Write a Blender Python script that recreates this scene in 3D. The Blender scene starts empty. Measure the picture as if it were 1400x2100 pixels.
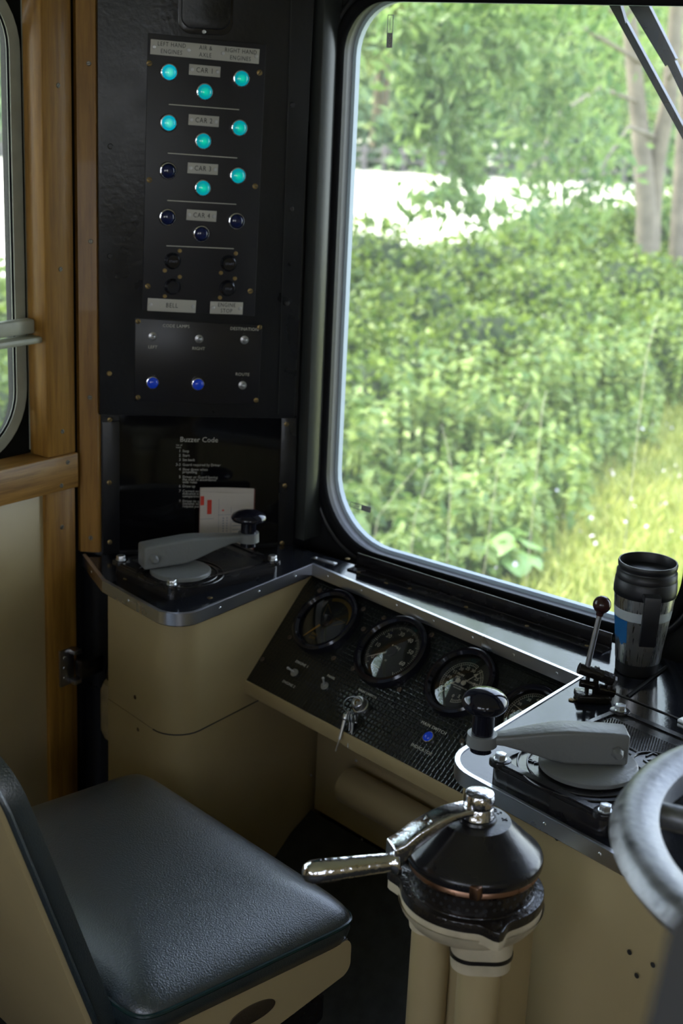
import bpy, bmesh, math, random
import numpy as np
from mathutils import Vector, Matrix
random.seed(7); rng = np.random.default_rng(11)
V = Vector
SC = bpy.context.scene
COL = SC.collection
# ------------------------------------------------------------------ camera
FPX = 3000.0; CX, CY = 700.0, 1050.0
up_c = V((442, 9700, 3000)).normalized()
b_c = V((2480, 1050 - 235, -3000)); b_c = (b_c - up_c * b_c.dot(up_c)).normalized()
x_c = b_c.cross(up_c)
ROT = Matrix((x_c, b_c, up_c))           # camera space -> world
CAMP = V((0, 0, 1.64))
cam = bpy.data.cameras.new('camera'); camo = bpy.data.objects.new('camera', cam); COL.objects.link(camo)
camo.matrix_world = Matrix.Translation(CAMP) @ ROT.to_4x4()
cam.sensor_fit = 'HORIZONTAL'; cam.sensor_width = 24.0; cam.lens = FPX / 1400 * 24.0
cam.clip_start = 0.05; cam.clip_end = 500
cam.dof.use_dof = True; cam.dof.focus_distance = 2.05; cam.dof.aperture_fstop = 5.6
SC.camera = camo
# ------------------------------------------------------------------ light, exposure
SC.view_settings.view_transform = 'Standard'; SC.view_settings.look = 'None'
SC.view_settings.gamma = 1.0; SC.view_settings.exposure = 0.0
SC.view_settings.use_curve_mapping = False
SC.cycles.use_denoising = True
SC.cycles.max_bounces = 10; SC.cycles.diffuse_bounces = 5; SC.cycles.glossy_bounces = 5
SC.cycles.transparent_max_bounces = 16; SC.cycles.sample_clamp_indirect = 6.0
world = bpy.data.worlds.new('world'); SC.world = world; world.use_nodes = True
wn = world.node_tree; wn.nodes.clear()
wo = wn.nodes.new('ShaderNodeOutputWorld'); wb = wn.nodes.new('ShaderNodeBackground')
tc = wn.nodes.new('ShaderNodeTexCoord'); sx = wn.nodes.new('ShaderNodeSeparateXYZ'); rp = wn.nodes.new('ShaderNodeValToRGB')
wn.links.new(tc.outputs['Generated'], sx.inputs[0]); wn.links.new(sx.outputs['Z'], rp.inputs[0])
rp.color_ramp.elements[0].position = 0.0; rp.color_ramp.elements[0].color = (0.80, 0.86, 0.92, 1)
rp.color_ramp.elements[1].position = 0.6; rp.color_ramp.elements[1].color = (0.60, 0.70, 1.0, 1)
wn.links.new(rp.outputs[0], wb.inputs[0]); wb.inputs[1].default_value = 6.4
wn.links.new(wb.outputs[0], wo.inputs[0])
sun = bpy.data.lights.new('sun', 'SUN'); sun.energy = 11.0; sun.angle = math.radians(3); sun.color = (1.0, 0.93, 0.76)
suno = bpy.data.objects.new('sun', sun); COL.objects.link(suno)
suno.rotation_euler = V((0.75, 0.25, -1.0)).to_track_quat('-Z', 'Y').to_euler()   # light travels +x, down

# ------------------------------------------------------------------ pixel helpers (measure on a known plane)
def ray(px, py): return ROT @ V((px - CX, CY - py, -FPX))
def Z(px, py, z): d = ray(px, py); return CAMP + d * ((z - CAMP.z) / d.z)
def on(px, py, p, n): d = ray(px, py); n = V(n); return CAMP + d * ((V(p) - CAMP).dot(n) / d.dot(n))

# ------------------------------------------------------------------ materials
MATS = {}
def nodes(name):
    m = bpy.data.materials.new(name); m.use_nodes = True; nt = m.node_tree; MATS[name] = m
    return m, nt, nt.nodes['Principled BSDF']
def mat(name, col, rough=0.5, metal=0.0, bump=0.0, bscale=60.0, var=0.0, vscale=8.0, coat=0.0, spec=0.5, emit=None, es=1.0, rvar=0.0, stretch=(1, 1, 1), coatr=0.08):
    m, nt, p = nodes(name)
    p.inputs['Base Color'].default_value = (*col, 1); p.inputs['Roughness'].default_value = rough
    p.inputs['Metallic'].default_value = metal; p.inputs['Coat Weight'].default_value = coat
    p.inputs['Coat Roughness'].default_value = coatr; p.inputs['Specular IOR Level'].default_value = spec
    if emit: p.inputs['Emission Color'].default_value = (*emit, 1); p.inputs['Emission Strength'].default_value = es
    t = nt.nodes.new('ShaderNodeTexCoord'); mp = nt.nodes.new('ShaderNodeMapping'); mp.inputs['Scale'].default_value = stretch
    nt.links.new(t.outputs['Object'], mp.inputs[0])
    if var or rvar:
        n = nt.nodes.new('ShaderNodeTexNoise'); n.inputs['Scale'].default_value = vscale; n.inputs['Detail'].default_value = 6
        nt.links.new(mp.outputs[0], n.inputs['Vector'])
        if var:
            r = nt.nodes.new('ShaderNodeValToRGB'); r.color_ramp.elements[0].position = 0.3; r.color_ramp.elements[1].position = 0.7
            r.color_ramp.elements[0].color = tuple(c * (1 - var) for c in col) + (1,)
            r.color_ramp.elements[1].color = tuple(min(1, c * (1 + var)) for c in col) + (1,)
            nt.links.new(n.outputs['Fac'], r.inputs[0]); nt.links.new(r.outputs[0], p.inputs['Base Color'])
        if rvar:
            q = nt.nodes.new('ShaderNodeMapRange'); q.inputs[1].default_value = 0.3; q.inputs[2].default_value = 0.7
            q.inputs[3].default_value = max(0.02, rough - rvar); q.inputs[4].default_value = rough + rvar
            nt.links.new(n.outputs['Fac'], q.inputs[0]); nt.links.new(q.outputs[0], p.inputs['Roughness'])
    if bump:
        n2 = nt.nodes.new('ShaderNodeTexNoise'); n2.inputs['Scale'].default_value = bscale; n2.inputs['Detail'].default_value = 3
        nt.links.new(mp.outputs[0], n2.inputs['Vector'])
        b = nt.nodes.new('ShaderNodeBump'); b.inputs['Strength'].default_value = bump; b.inputs['Distance'].default_value = 0.002
        nt.links.new(n2.outputs['Fac'], b.inputs['Height']); nt.links.new(b.outputs[0], p.inputs['Normal'])
    return m
cream = mat('cream_paint', (0.42, 0.33, 0.17), 0.38, bump=0.12, bscale=45, var=0.06, vscale=5)
creamw = mat('worn_cream_paint', (0.50, 0.43, 0.29), 0.45, bump=0.3, bscale=90, var=0.18, vscale=30)
black = mat('black_paint', (0.010, 0.010, 0.012), 0.33, bump=0.25, bscale=110, rvar=0.08, vscale=12)
blackw = mat('black_wall_paint', (0.012, 0.012, 0.013), 0.42, bump=0.15, bscale=90)
blackm = mat('black_plate', (0.014, 0.013, 0.017), 0.42, bump=0.08, bscale=400)
gloss = mat('gloss_black_acrylic', (0.004, 0.004, 0.005), 0.05)
laminate = mat('black_worktop', (0.010, 0.011, 0.015), 0.09, bump=0.05, bscale=160, rvar=0.04, vscale=9)
darkg = mat('cast_black_pimples', (0.02, 0.02, 0.023), 0.22)
rubber = mat('black_rubber', (0.013, 0.013, 0.014), 0.62, spec=0.08)
matter = mat('matt_black_rubber', (0.012, 0.012, 0.013), 0.8, spec=0.0)
plastic = mat('black_plastic', (0.012, 0.012, 0.014), 0.45, bump=0.05, bscale=300)
bakelite = mat('black_bakelite', (0.008, 0.008, 0.013), 0.10, rvar=0.04, vscale=20)
brownball = mat('brown_bakelite', (0.035, 0.012, 0.012), 0.2)
alu = mat('aluminium_edging', (0.72, 0.73, 0.78), 0.30, 1.0, bump=0.03, bscale=60, rvar=0.04, vscale=15)
chrome = mat('chrome', (0.80, 0.79, 0.82), 0.13, 1.0, bump=0.5, bscale=130, rvar=0.09, vscale=60)
steel = mat('steel', (0.55, 0.55, 0.56), 0.32, 1.0)
darksteel = mat('dull_screw_steel', (0.22, 0.20, 0.16), 0.5, 0.8)
zinc = mat('zinc_bolt', (0.72, 0.74, 0.76), 0.3, 1.0, bump=0.4, bscale=200)
brass = mat('dull_brass', (0.30, 0.21, 0.09), 0.45, 1.0)
dbrass = mat('dark_bronze_screw', (0.13, 0.09, 0.06), 0.5, 0.7)
bronze = mat('bronze_ring', (0.30, 0.17, 0.11), 0.30, 1.0, rvar=0.1, vscale=40)
greyp = mat('grey_paint', (0.17, 0.175, 0.17), 0.36, bump=0.35, bscale=130)
darkp = mat('dark_metal_paint', (0.012, 0.011, 0.012), 0.24, bump=0.12, bscale=90, rvar=0.08, vscale=25)
oily = mat('oily_black_casting', (0.015, 0.012, 0.010), 0.22, bump=0.7, bscale=120)
wheelm = mat('worn_grey_wheel', (0.23, 0.235, 0.25), 0.40, 0.6, bump=0.35, bscale=90, var=0.45, vscale=45, rvar=0.10)
leather = mat('green_leather', (0.018, 0.030, 0.036), 0.30, bump=0.55, bscale=420, rvar=0.03, vscale=4, spec=1.0, coat=1.0, coatr=0.32)
piping = mat('green_piping', (0.008, 0.030, 0.030), 0.25)
lino = mat('dark_lino', (0.030, 0.033, 0.033), 0.55, var=0.35, vscale=40)
tread = mat('tread_metal', (0.45, 0.45, 0.44), 0.4, 1.0)
white = mat('engraved_label', (0.48, 0.46, 0.41), 0.4)
ivory = mat('ivory_lettering', (0.55, 0.53, 0.46), 0.5)
ink = mat('black_lettering', (0.02, 0.02, 0.02), 0.5)
dialw = mat('dial_print', (0.85, 0.80, 0.66), 0.5)
dialb = mat('dial_face', (0.008, 0.009, 0.009), 0.5)
amber = mat('amber_print', (0.62, 0.30, 0.03), 0.5)
amberd = mat('dull_amber_arc', (0.22, 0.13, 0.02), 0.5)
paper = mat('booklet_paper', (0.52, 0.46, 0.40), 0.7, bump=0.1, bscale=40)
red = mat('red_print', (0.55, 0.04, 0.02), 0.5)
greytxt = mat('grey_print', (0.16, 0.17, 0.22), 0.6)
maroon = mat('maroon_cover', (0.16, 0.025, 0.02), 0.5)
steelb = mat('brushed_steel', (0.66, 0.65, 0.63), 0.30, 1.0, bump=0.06, bscale=30, rvar=0.08, vscale=30, stretch=(12, 12, 0.3))
bandw = mat('pale_band', (0.45, 0.49, 0.50), 0.35)
blues = mat('blue_sticker', (0.01, 0.12, 0.33), 0.4)
wframe = mat('weathered_window_frame', (0.38, 0.39, 0.31), 0.42, 0.0, bump=0.2, bscale=60, var=0.12, vscale=25)
ring_refl = mat('pale_ring_reflection', (0.22, 0.26, 0.30), 0.5)
chromes = mat('smooth_chrome', (0.78, 0.77, 0.80), 0.16, 1.0, bump=0.18, bscale=160, rvar=0.08, vscale=60)
slab_black = mat('foreground_black', (0.006, 0.006, 0.006), 0.6)
dust = mat('floor_ribs', (0.03, 0.03, 0.03), 0.5)
def lamp_mat(name, base, core, strength, rough=0.08):
    m, nt, p = nodes(name); p.inputs['Base Color'].default_value = (*base, 1); p.inputs['Roughness'].default_value = rough
    p.inputs['Coat Weight'].default_value = 0.6
    if strength:
        t = nt.nodes.new('ShaderNodeTexCoord'); l = nt.nodes.new('ShaderNodeVectorMath'); l.operation = 'LENGTH'
        nt.links.new(t.outputs['Object'], l.inputs[0])
        mr = nt.nodes.new('ShaderNodeMapRange'); mr.inputs[1].default_value = 0.0; mr.inputs[2].default_value = 0.012
        nt.links.new(l.outputs['Value'], mr.inputs[0])
        r = nt.nodes.new('ShaderNodeValToRGB'); e = r.color_ramp.elements
        e[0].position = 0.13; e[0].color = (1, 1, 1, 1); e[1].position = 1.0; e[1].color = (0, core[1] * .25, core[2] * .45, 1)  # white centre: the highlight on the lens is put into the emission colour
        for q, k in ((0.24, .95), (0.36, .55), (0.46, 1.05), (0.62, .5), (0.74, .8), (0.86, .5)):
            x = r.color_ramp.elements.new(q); x.color = (*[min(1, c * k) for c in core], 1)
        nt.links.new(mr.outputs[0], r.inputs[0]); nt.links.new(r.outputs[0], p.inputs['Emission Color'])
        p.inputs['Emission Strength'].default_value = strength
    return m
lamp_on = lamp_mat('lit_green_lens', (0.0, 0.25, 0.22), (0.0, 0.82, 0.56), 1.0)
lamp_hot = lamp_mat('bright_green_lens', (0.0, 0.3, 0.26), (0.12, 1.0, 0.78), 1.15)
lamp_off = lamp_mat('dark_blue_lens', (0.006, 0.012, 0.07), (0, 0, 0), 0)
lamp_blue = lamp_mat('lit_blue_lens', (0.01, 0.03, 0.25), (0.004, 0.03, 0.34), 0.8)

def wood(name, c1, c2, axis, sc=22):
    m, nt, p = nodes(name); p.inputs['Roughness'].default_value = 0.42; p.inputs['Coat Weight'].default_value = 0.05; p.inputs['Specular IOR Level'].default_value = 0.3
    t = nt.nodes.new('ShaderNodeTexCoord'); mp = nt.nodes.new('ShaderNodeMapping')
    s = [sc, sc, sc]; s[axis] = sc * 0.06; mp.inputs['Scale'].default_value = s
    n = nt.nodes.new('ShaderNodeTexNoise'); n.inputs['Scale'].default_value = 3.5; n.inputs['Detail'].default_value = 8; n.inputs['Roughness'].default_value = 0.7
    nt.links.new(t.outputs['Object'], mp.inputs[0]); nt.links.new(mp.outputs[0], n.inputs['Vector'])
    r = nt.nodes.new('ShaderNodeValToRGB'); r.color_ramp.elements[0].position = 0.36; r.color_ramp.elements[1].position = 0.62
    r.color_ramp.elements[0].color = (*c1, 1); r.color_ramp.elements[1].color = (*c2, 1)
    nt.links.new(n.outputs['Fac'], r.inputs[0]); nt.links.new(r.outputs[0], p.inputs['Base Color'])
    b = nt.nodes.new('ShaderNodeBump'); b.inputs['Strength'].default_value = 0.12; b.inputs['Distance'].default_value = 0.001
    nt.links.new(n.outputs['Fac'], b.inputs['Height']); nt.links.new(b.outputs[0], p.inputs['Normal'])
    return m
oakz = wood('varnished_oak', (0.20, 0.095, 0.017), (0.34, 0.170, 0.032), 2)
oaky = wood('varnished_oak_rail', (0.18, 0.085, 0.018), (0.38, 0.195, 0.045), 1)

def hexmat():       # black panel with an embossed honeycomb
    m, nt, p = nodes('embossed_black_panel'); p.inputs['Base Color'].default_value = (0.010, 0.011, 0.010, 1); p.inputs['Roughness'].default_value = 0.20
    t = nt.nodes.new('ShaderNodeTexCoord'); v = nt.nodes.new('ShaderNodeTexVoronoi'); v.feature = 'DISTANCE_TO_EDGE'
    v.inputs['Scale'].default_value = 120; v.inputs['Randomness'].default_value = 0.22
    nt.links.new(t.outputs['Object'], v.inputs['Vector'])
    r = nt.nodes.new('ShaderNodeValToRGB'); r.color_ramp.elements[0].position = 0.0; r.color_ramp.elements[1].position = 0.22
    nt.links.new(v.outputs['Distance'], r.inputs[0])
    b = nt.nodes.new('ShaderNodeBump'); b.inputs['Strength'].default_value = 0.55; b.inputs['Distance'].default_value = 0.0009
    nt.links.new(r.outputs[0], b.inputs['Height']); nt.links.new(b.outputs[0], p.inputs['Normal'])
    return m
hexp = hexmat()
def thin_glass(name, tint=(0.97, 1, 0.98), mult=1.0, film=0.0):
    m = bpy.data.materials.new(name); m.use_nodes = True; nt = m.node_tree; nt.nodes.clear(); MATS[name] = m
    o = nt.nodes.new('ShaderNodeOutputMaterial'); mx = nt.nodes.new('ShaderNodeMixShader'); tr = nt.nodes.new('ShaderNodeBsdfTransparent')
    gl = nt.nodes.new('ShaderNodeBsdfGlossy'); f = nt.nodes.new('ShaderNodeFresnel'); mu = nt.nodes.new('ShaderNodeMath'); mu.operation = 'MULTIPLY'
    mu.inputs[1].default_value = mult; f.inputs[0].default_value = 1.45; gl.inputs['Roughness'].default_value = 0.01; tr.inputs[0].default_value = (*tint, 1)
    nt.links.new(f.outputs[0], mu.inputs[0]); nt.links.new(mu.outputs[0], mx.inputs[0]); nt.links.new(tr.outputs[0], mx.inputs[1])
    nt.links.new(gl.outputs[0], mx.inputs[2]); last = mx
    if film:
        tl = nt.nodes.new('ShaderNodeBsdfTranslucent'); tl.inputs[0].default_value = (0.95, 0.97, 1, 1); m2 = nt.nodes.new('ShaderNodeMixShader'); m2.inputs[0].default_value = film
        nt.links.new(mx.outputs[0], m2.inputs[1]); nt.links.new(tl.outputs[0], m2.inputs[2]); last = m2
    nt.links.new(last.outputs[0], o.inputs[0]); return m
glass = thin_glass('window_glass', film=0.014); dialglass = thin_glass('dial_glass', (0.9, 0.9, 0.9), 2.6)

def leafmat(name, a, b, trans=0.4, rough=0.45):
    m = bpy.data.materials.new(name); m.use_nodes = True; nt = m.node_tree; nt.nodes.clear(); MATS[name] = m
    o = nt.nodes.new('ShaderNodeOutputMaterial'); g = nt.nodes.new('ShaderNodeNewGeometry'); r = nt.nodes.new('ShaderNodeValToRGB')
    r.color_ramp.elements[0].color = (*a, 1); r.color_ramp.elements[1].color = (*b, 1)
    nt.links.new(g.outputs['Random Per Island'], r.inputs[0])
    d = nt.nodes.new('ShaderNodeBsdfPrincipled'); d.inputs['Roughness'].default_value = rough; t = nt.nodes.new('ShaderNodeBsdfTranslucent')
    mx = nt.nodes.new('ShaderNodeMixShader'); mx.inputs[0].default_value = trans
    nt.links.new(r.outputs[0], d.inputs['Base Color']); nt.links.new(r.outputs[0], t.inputs[0])
    nt.links.new(d.outputs[0], mx.inputs[1]); nt.links.new(t.outputs[0], mx.inputs[2]); nt.links.new(mx.outputs[0], o.inputs[0]); return m
ashleaf = leafmat('tree_leaves', (0.09, 0.17, 0.05), (0.28, 0.38, 0.11), 0.5)
bramble = leafmat('bramble_leaves', (0.055, 0.11, 0.012), (0.25, 0.33, 0.045), 0.35)
nettle = leafmat('nettle_leaves', (0.10, 0.18, 0.035), (0.33, 0.40, 0.10), 0.35)
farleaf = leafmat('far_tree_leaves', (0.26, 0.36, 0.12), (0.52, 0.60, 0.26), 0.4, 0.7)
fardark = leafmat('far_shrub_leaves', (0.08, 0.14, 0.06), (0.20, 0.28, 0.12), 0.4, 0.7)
grassm = leafmat('grass_blades', (0.20, 0.26, 0.03), (0.62, 0.60, 0.18), 0.35)
straw = mat('dry_stems', (0.38, 0.33, 0.20), 0.7)
petal = mat('small_petals', (0.75, 0.65, 0.72), 0.6)
bark = mat('ash_bark', (0.17, 0.14, 0.10), 0.8, bump=0.6, bscale=12, var=0.25, vscale=6)
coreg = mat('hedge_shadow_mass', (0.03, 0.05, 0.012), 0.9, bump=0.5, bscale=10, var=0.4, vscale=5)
fieldm = mat('dry_field', (0.72, 0.66, 0.50), 0.9, var=0.10, vscale=0.3)
vergem = mat('verge_ground', (0.36, 0.36, 0.15), 0.9, var=0.45, vscale=1.4)
ballast = mat('pale_gravel', (0.55, 0.47, 0.42), 0.9, var=0.3, vscale=30)
fencem = mat('fence_wood', (0.16, 0.14, 0.13), 0.8)

# ------------------------------------------------------------------ mesh helpers
WM = {}                                  # world matrices of things and parts
def frame(o, u, v=None, n=None):
    u = V(u).normalized()
    if n is None: n = u.cross(V(v))
    n = V(n).normalized(); v = n.cross(u).normalized(); u = v.cross(n).normalized()
    M = Matrix.Identity(4)
    for i in range(3): M[i][0], M[i][1], M[i][2], M[i][3] = u[i], v[i], n[i], V(o)[i]
    return M
I4 = Matrix.Identity(4)
def axisM(p, d):                          # local z along d
    d = V(d).normalized(); q = V((0, 0, 1)).rotation_difference(d).to_matrix().to_4x4()
    return Matrix.Translation(V(p)) @ q
def curve_data(loops, depth, res=1):
    cu = bpy.data.curves.new('tmp', 'CURVE'); cu.dimensions = '2D'; cu.fill_mode = 'BOTH'; cu.extrude = depth / 2
    for L in loops:
        s = cu.splines.new('POLY'); s.points.add(len(L) - 1); s.use_cyclic_u = True
        for i, p in enumerate(L): s.points[i].co = (p[0], p[1], 0, 1)
    return cu
def data_mesh(cu):
    ob = bpy.data.objects.new('tmp', cu); me = ob.to_mesh()
    vs = [v.co.copy() for v in me.vertices]; fs = [tuple(p.vertices) for p in me.polygons]
    ob.to_mesh_clear(); bpy.data.objects.remove(ob); bpy.data.curves.remove(cu); return vs, fs
class MB:
    def __init__(s, M=I4): s.v = []; s.f = []; s.M = M
    def add(s, vs, fs, M=None):
        M = s.M @ M if M is not None else s.M
        o = len(s.v); s.v += [M @ V(v) for v in vs]; s.f += [tuple(i + o for i in f) for f in fs]; return s
    def bmadd(s, bm, M=None):
        bm.verts.index_update()
        s.add([v.co.copy() for v in bm.verts], [[v.index for v in f.verts] for f in bm.faces], M); bm.free(); return s
    def box(s, c, d, M=None, bev=0.0, seg=2):
        bm = bmesh.new(); bmesh.ops.create_cube(bm, size=1.0)
        for v in bm.verts: v.co = V((v.co.x * d[0] + c[0], v.co.y * d[1] + c[1], v.co.z * d[2] + c[2]))
        if bev: bmesh.ops.bevel(bm, geom=list(bm.edges), offset=bev, segments=seg, profile=0.5, affect='EDGES')
        return s.bmadd(bm, M)
    def lathe(s, prof, M=None, seg=32):
        vs = []; fs = []; rows = []
        for r, z in prof:
            if r < 1e-7: rows.append([len(vs)]); vs.append((0, 0, z))
            else:
                rows.append(list(range(len(vs), len(vs) + seg)))
                vs += [(r * math.cos(2 * math.pi * k / seg), r * math.sin(2 * math.pi * k / seg), z) for k in range(seg)]
        for a, b in zip(rows, rows[1:]):
            for k in range(seg):
                k2 = (k + 1) % seg
                if len(a) == 1 and len(b) == 1: continue
                if len(a) == 1: fs.append((a[0], b[k2], b[k]))
                elif len(b) == 1: fs.append((a[k], a[k2], b[0]))
                else: fs.append((a[k], a[k2], b[k2], b[k]))
        return s.add(vs, fs, M)
    def cyl(s, p0, p1, r0, r1=None, seg=20):
        p0 = V(p0); p1 = V(p1); L = (p1 - p0).length; r1 = r0 if r1 is None else r1
        return s.lathe([(0, 0), (r0, 0), (r1, L), (0, L)], axisM(p0, p1 - p0), seg)
    def ball(s, c, r, sc=(1, 1, 1), seg=24, M=None):
        n = seg // 2; pr = [(r * math.sin(math.pi * i / n) if 0 < i < n else 0, -r * math.cos(math.pi * i / n)) for i in range(n + 1)]
        return s.lathe(pr, (M or I4) @ Matrix.Translation(V(c)) @ Matrix.Diagonal((*sc, 1)), seg)
    def tube(s, pts, r, seg=8, closed=False, flat=1.0):
        pts = [V(p) for p in pts]; N = len(pts); vs = []; fs = []; prev = None
        rr = r if isinstance(r, (list, tuple)) else [r] * N
        for i, p in enumerate(pts):
            a = pts[(i - 1) % N] if (closed or i) else p; b = pts[(i + 1) % N] if (closed or i < N - 1) else p
            t = (b - a).normalized()
            if prev is None:
                h = V((0, 0, 1)) if abs(t.z) < 0.9 else V((1, 0, 0)); x = t.cross(h).normalized()
            else: x = (prev - t * prev.dot(t)).normalized()
            prev = x; y = t.cross(x)
            vs += [p + x * rr[i] * math.cos(2 * math.pi * k / seg) + y * rr[i] * flat * math.sin(2 * math.pi * k / seg) for k in range(seg)]
        for i in range(N if closed else N - 1):
            j = (i + 1) % N
            for k in range(seg): fs.append((i * seg + k, i * seg + (k + 1) % seg, j * seg + (k + 1) % seg, j * seg + k))
        if not closed: fs.append(tuple(range(seg))[::-1]); fs.append(tuple(range((N - 1) * seg, N * seg)))
        return s.add(vs, fs)
    def prism(s, poly, z0, z1, M=None, bev=0.0):
        bm = bmesh.new(); n = len(poly)
        a = [bm.verts.new((p[0], p[1], z0)) for p in poly]; b = [bm.verts.new((p[0], p[1], z1)) for p in poly]
        bm.faces.new(a[::-1]); top = bm.faces.new(b)
        for i in range(n): bm.faces.new((a[i], a[(i + 1) % n], b[(i + 1) % n], b[i]))
        bmesh.ops.recalc_face_normals(bm, faces=bm.faces)
        if bev: bmesh.ops.bevel(bm, geom=list(top.edges), offset=bev, segments=2, profile=0.5, affect='EDGES')
        bmesh.ops.triangulate(bm, faces=[f for f in bm.faces if len(f.verts) > 4])
        return s.bmadd(bm, M)
    def plate(s, loops, z0, z1, M=None):   # outline with holes
        vs, fs = data_mesh(curve_data(loops, z1 - z0)); T = Matrix.Translation((0, 0, (z0 + z1) / 2))
        return s.add(vs, fs, (M or I4) @ T)
    def text(s, t, size, M=None, depth=0.0003, align='CENTER', sx=1.0, sp=1.0):
        cu = bpy.data.curves.new('t', 'FONT'); cu.body = t; cu.size = size; cu.extrude = depth; cu.align_x = align; cu.align_y = 'CENTER'
        cu.resolution_u = 2; cu.space_character = sp; cu.space_line = 0.95
        vs, fs = data_mesh(cu); return s.add(vs, fs, (M or I4) @ Matrix.Diagonal((sx, 1, 1, 1)))
    def build(s, name, m, parent=None, sharp=35, label=None, **kw):
        me = bpy.data.meshes.new(name); o = bpy.data.objects.new(name, me); COL.objects.link(o)
        if parent is not None:
            W = WM[parent.name]; o.parent = parent
            if 'at' in kw: o.matrix_local = W.inverted() @ kw['at']; W = kw['at']
        else:
            if 'at' in kw: W = kw['at']
            else:
                xs = [v.x for v in s.v]; ys = [v.y for v in s.v]; zs = [v.z for v in s.v]
                W = Matrix.Translation(((min(xs) + max(xs)) / 2, (min(ys) + max(ys)) / 2, min(zs)))
            o.matrix_world = W
        WM[o.name] = W; iv = W.inverted()
        me.from_pydata([tuple(iv @ v) for v in s.v], [], s.f); me.materials.append(m)
        bm = bmesh.new(); bm.from_mesh(me); bmesh.ops.remove_doubles(bm, verts=bm.verts, dist=1e-6)
        bmesh.ops.recalc_face_normals(bm, faces=bm.faces); a = math.radians(sharp)
        for f in bm.faces: f.smooth = True
        for e in bm.edges: e.smooth = len(e.link_faces) == 2 and e.calc_face_angle(0) < a
        bm.to_mesh(me); bm.free(); me.update()
        if label: o['label'] = label
        return o
def raw(name, verts, faces, m, parent=None, smooth=False):
    me = bpy.data.meshes.new(name); o = bpy.data.objects.new(name, me); COL.objects.link(o)
    verts = np.asarray(verts, dtype=np.float64)
    if parent is not None: W = WM[parent.name]; o.parent = parent
    else: W = Matrix.Translation(V((verts[:, 0].mean(), verts[:, 1].mean(), verts[:, 2].min()))); o.matrix_world = W
    WM[o.name] = W; verts = verts - np.array(W.translation)
    me.from_pydata(verts.tolist(), [], faces.tolist() if hasattr(faces, 'tolist') else faces); me.materials.append(m)
    if smooth: me.polygons.foreach_set('use_smooth', [True] * len(me.polygons))
    me.update(); return o
def thing(name, label, cat, p, group=None):
    o = bpy.data.objects.new(name, None); COL.objects.link(o); o.location = V(p); WM[o.name] = Matrix.Translation(V(p))
    o.empty_display_size = 0.05; return tag(o, label, cat, group)
def tag(o, label, cat, group=None, kind=None):
    o['label'] = label; o['category'] = cat
    if group: o['group'] = group
    if kind: o['kind'] = kind
    return o
def struct(o): o['kind'] = 'structure'; return o
def sempty(name, p):
    o = bpy.data.objects.new(name, None); COL.objects.link(o); o.location = V(p); WM[o.name] = Matrix.Translation(V(p)); o['kind'] = 'structure'; return o
def rrect(x0, y0, x1, y1, r, n=10):       # r: one radius or (top right, top left, bottom left, bottom right)
    out = []; q = r if isinstance(r, tuple) else (r,) * 4
    for cx, cy, a0, r in ((x1 - q[0], y1 - q[0], 0, q[0]), (x0 + q[1], y1 - q[1], 90, q[1]), (x0 + q[2], y0 + q[2], 180, q[2]), (x1 - q[3], y0 + q[3], 270, q[3])):
        for k in range(n + 1):
            a = math.radians(a0 + 90 * k / n); out.append((cx + r * math.cos(a), cy + r * math.sin(a)))
    return out
def rect(x0, y0, x1, y1): return [(x0, y0), (x1, y0), (x1, y1), (x0, y1)]
def circ(cx, cy, r, n=32): return [(cx + r * math.cos(2 * math.pi * k / n), cy + r * math.sin(2 * math.pi * k / n)) for k in range(n)]
def fillet(pts, rad):                      # round given corners: rad dict index->radius
    out = []; n = len(pts)
    for i, p in enumerate(pts):
        p = V((p[0], p[1], 0)); r = rad.get(i, 0)
        if not r: out.append((p.x, p.y)); continue
        a = V((*pts[i - 1][:2], 0)); b = V((*pts[(i + 1) % n][:2], 0)); da = (a - p).normalized(); db = (b - p).normalized()
        th = da.angle(db); t = r / math.tan(th / 2); bis = (da + db).normalized(); c = p + bis * (r / math.sin(th / 2))
        s = p + da * t - c; e = p + db * t - c; ang = s.angle(e); sg = 1 if s.cross(e).z > 0 else -1
        for k in range(9):
            q = Matrix.Rotation(sg * ang * k / 8, 3, 'Z') @ s; out.append(((c + q).x, (c + q).y))
    return out
def sweep_strip(mb, path, z0, z1, t):      # vertical strip of thickness t along an open plan path
    n = len(path); L = []; R = []
    for i, p in enumerate(path):
        a = V(path[max(0, i - 1)]).to_2d(); b = V(path[min(n - 1, i + 1)]).to_2d(); d = (b - a).normalized(); nn = V((-d.y, d.x))
        p = V(p).to_2d(); L.append(p); R.append(p + nn * t)
    vs = []; fs = []
    for l, r in zip(L, R): vs += [(l.x, l.y, z0), (l.x, l.y, z1), (r.x, r.y, z1), (r.x, r.y, z0)]
    for i in range(n - 1):
        for k in range(4): fs.append((i * 4 + k, i * 4 + (k + 1) % 4, i * 4 + 4 + (k + 1) % 4, i * 4 + 4 + k))
    fs += [(0, 1, 2, 3), tuple((n - 1) * 4 + k for k in (3, 2, 1, 0))]
    mb.add(vs, fs)
def screw_bm(M, r=0.0035, slot=25, h=0.0012):
    mb = MB(M); mb.lathe([(0, 0), (r, 0), (r, h * .4), (r * .75, h), (0, h)], seg=14); return mb
def screw(parent, M, m=brass, r=0.0035, slot=False, h=0.0012, name='screw'):
    s = screw_bm(M, r, h=h).build(name, m, parent)
    if slot:
        k = MB(M @ Matrix.Rotation(random.uniform(0, 3.1), 4, 'Z')); k.box((0, 0, h), (r * 1.7, r * .3, h * .3)); k.build('slot', ink, s)
    return s

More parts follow.
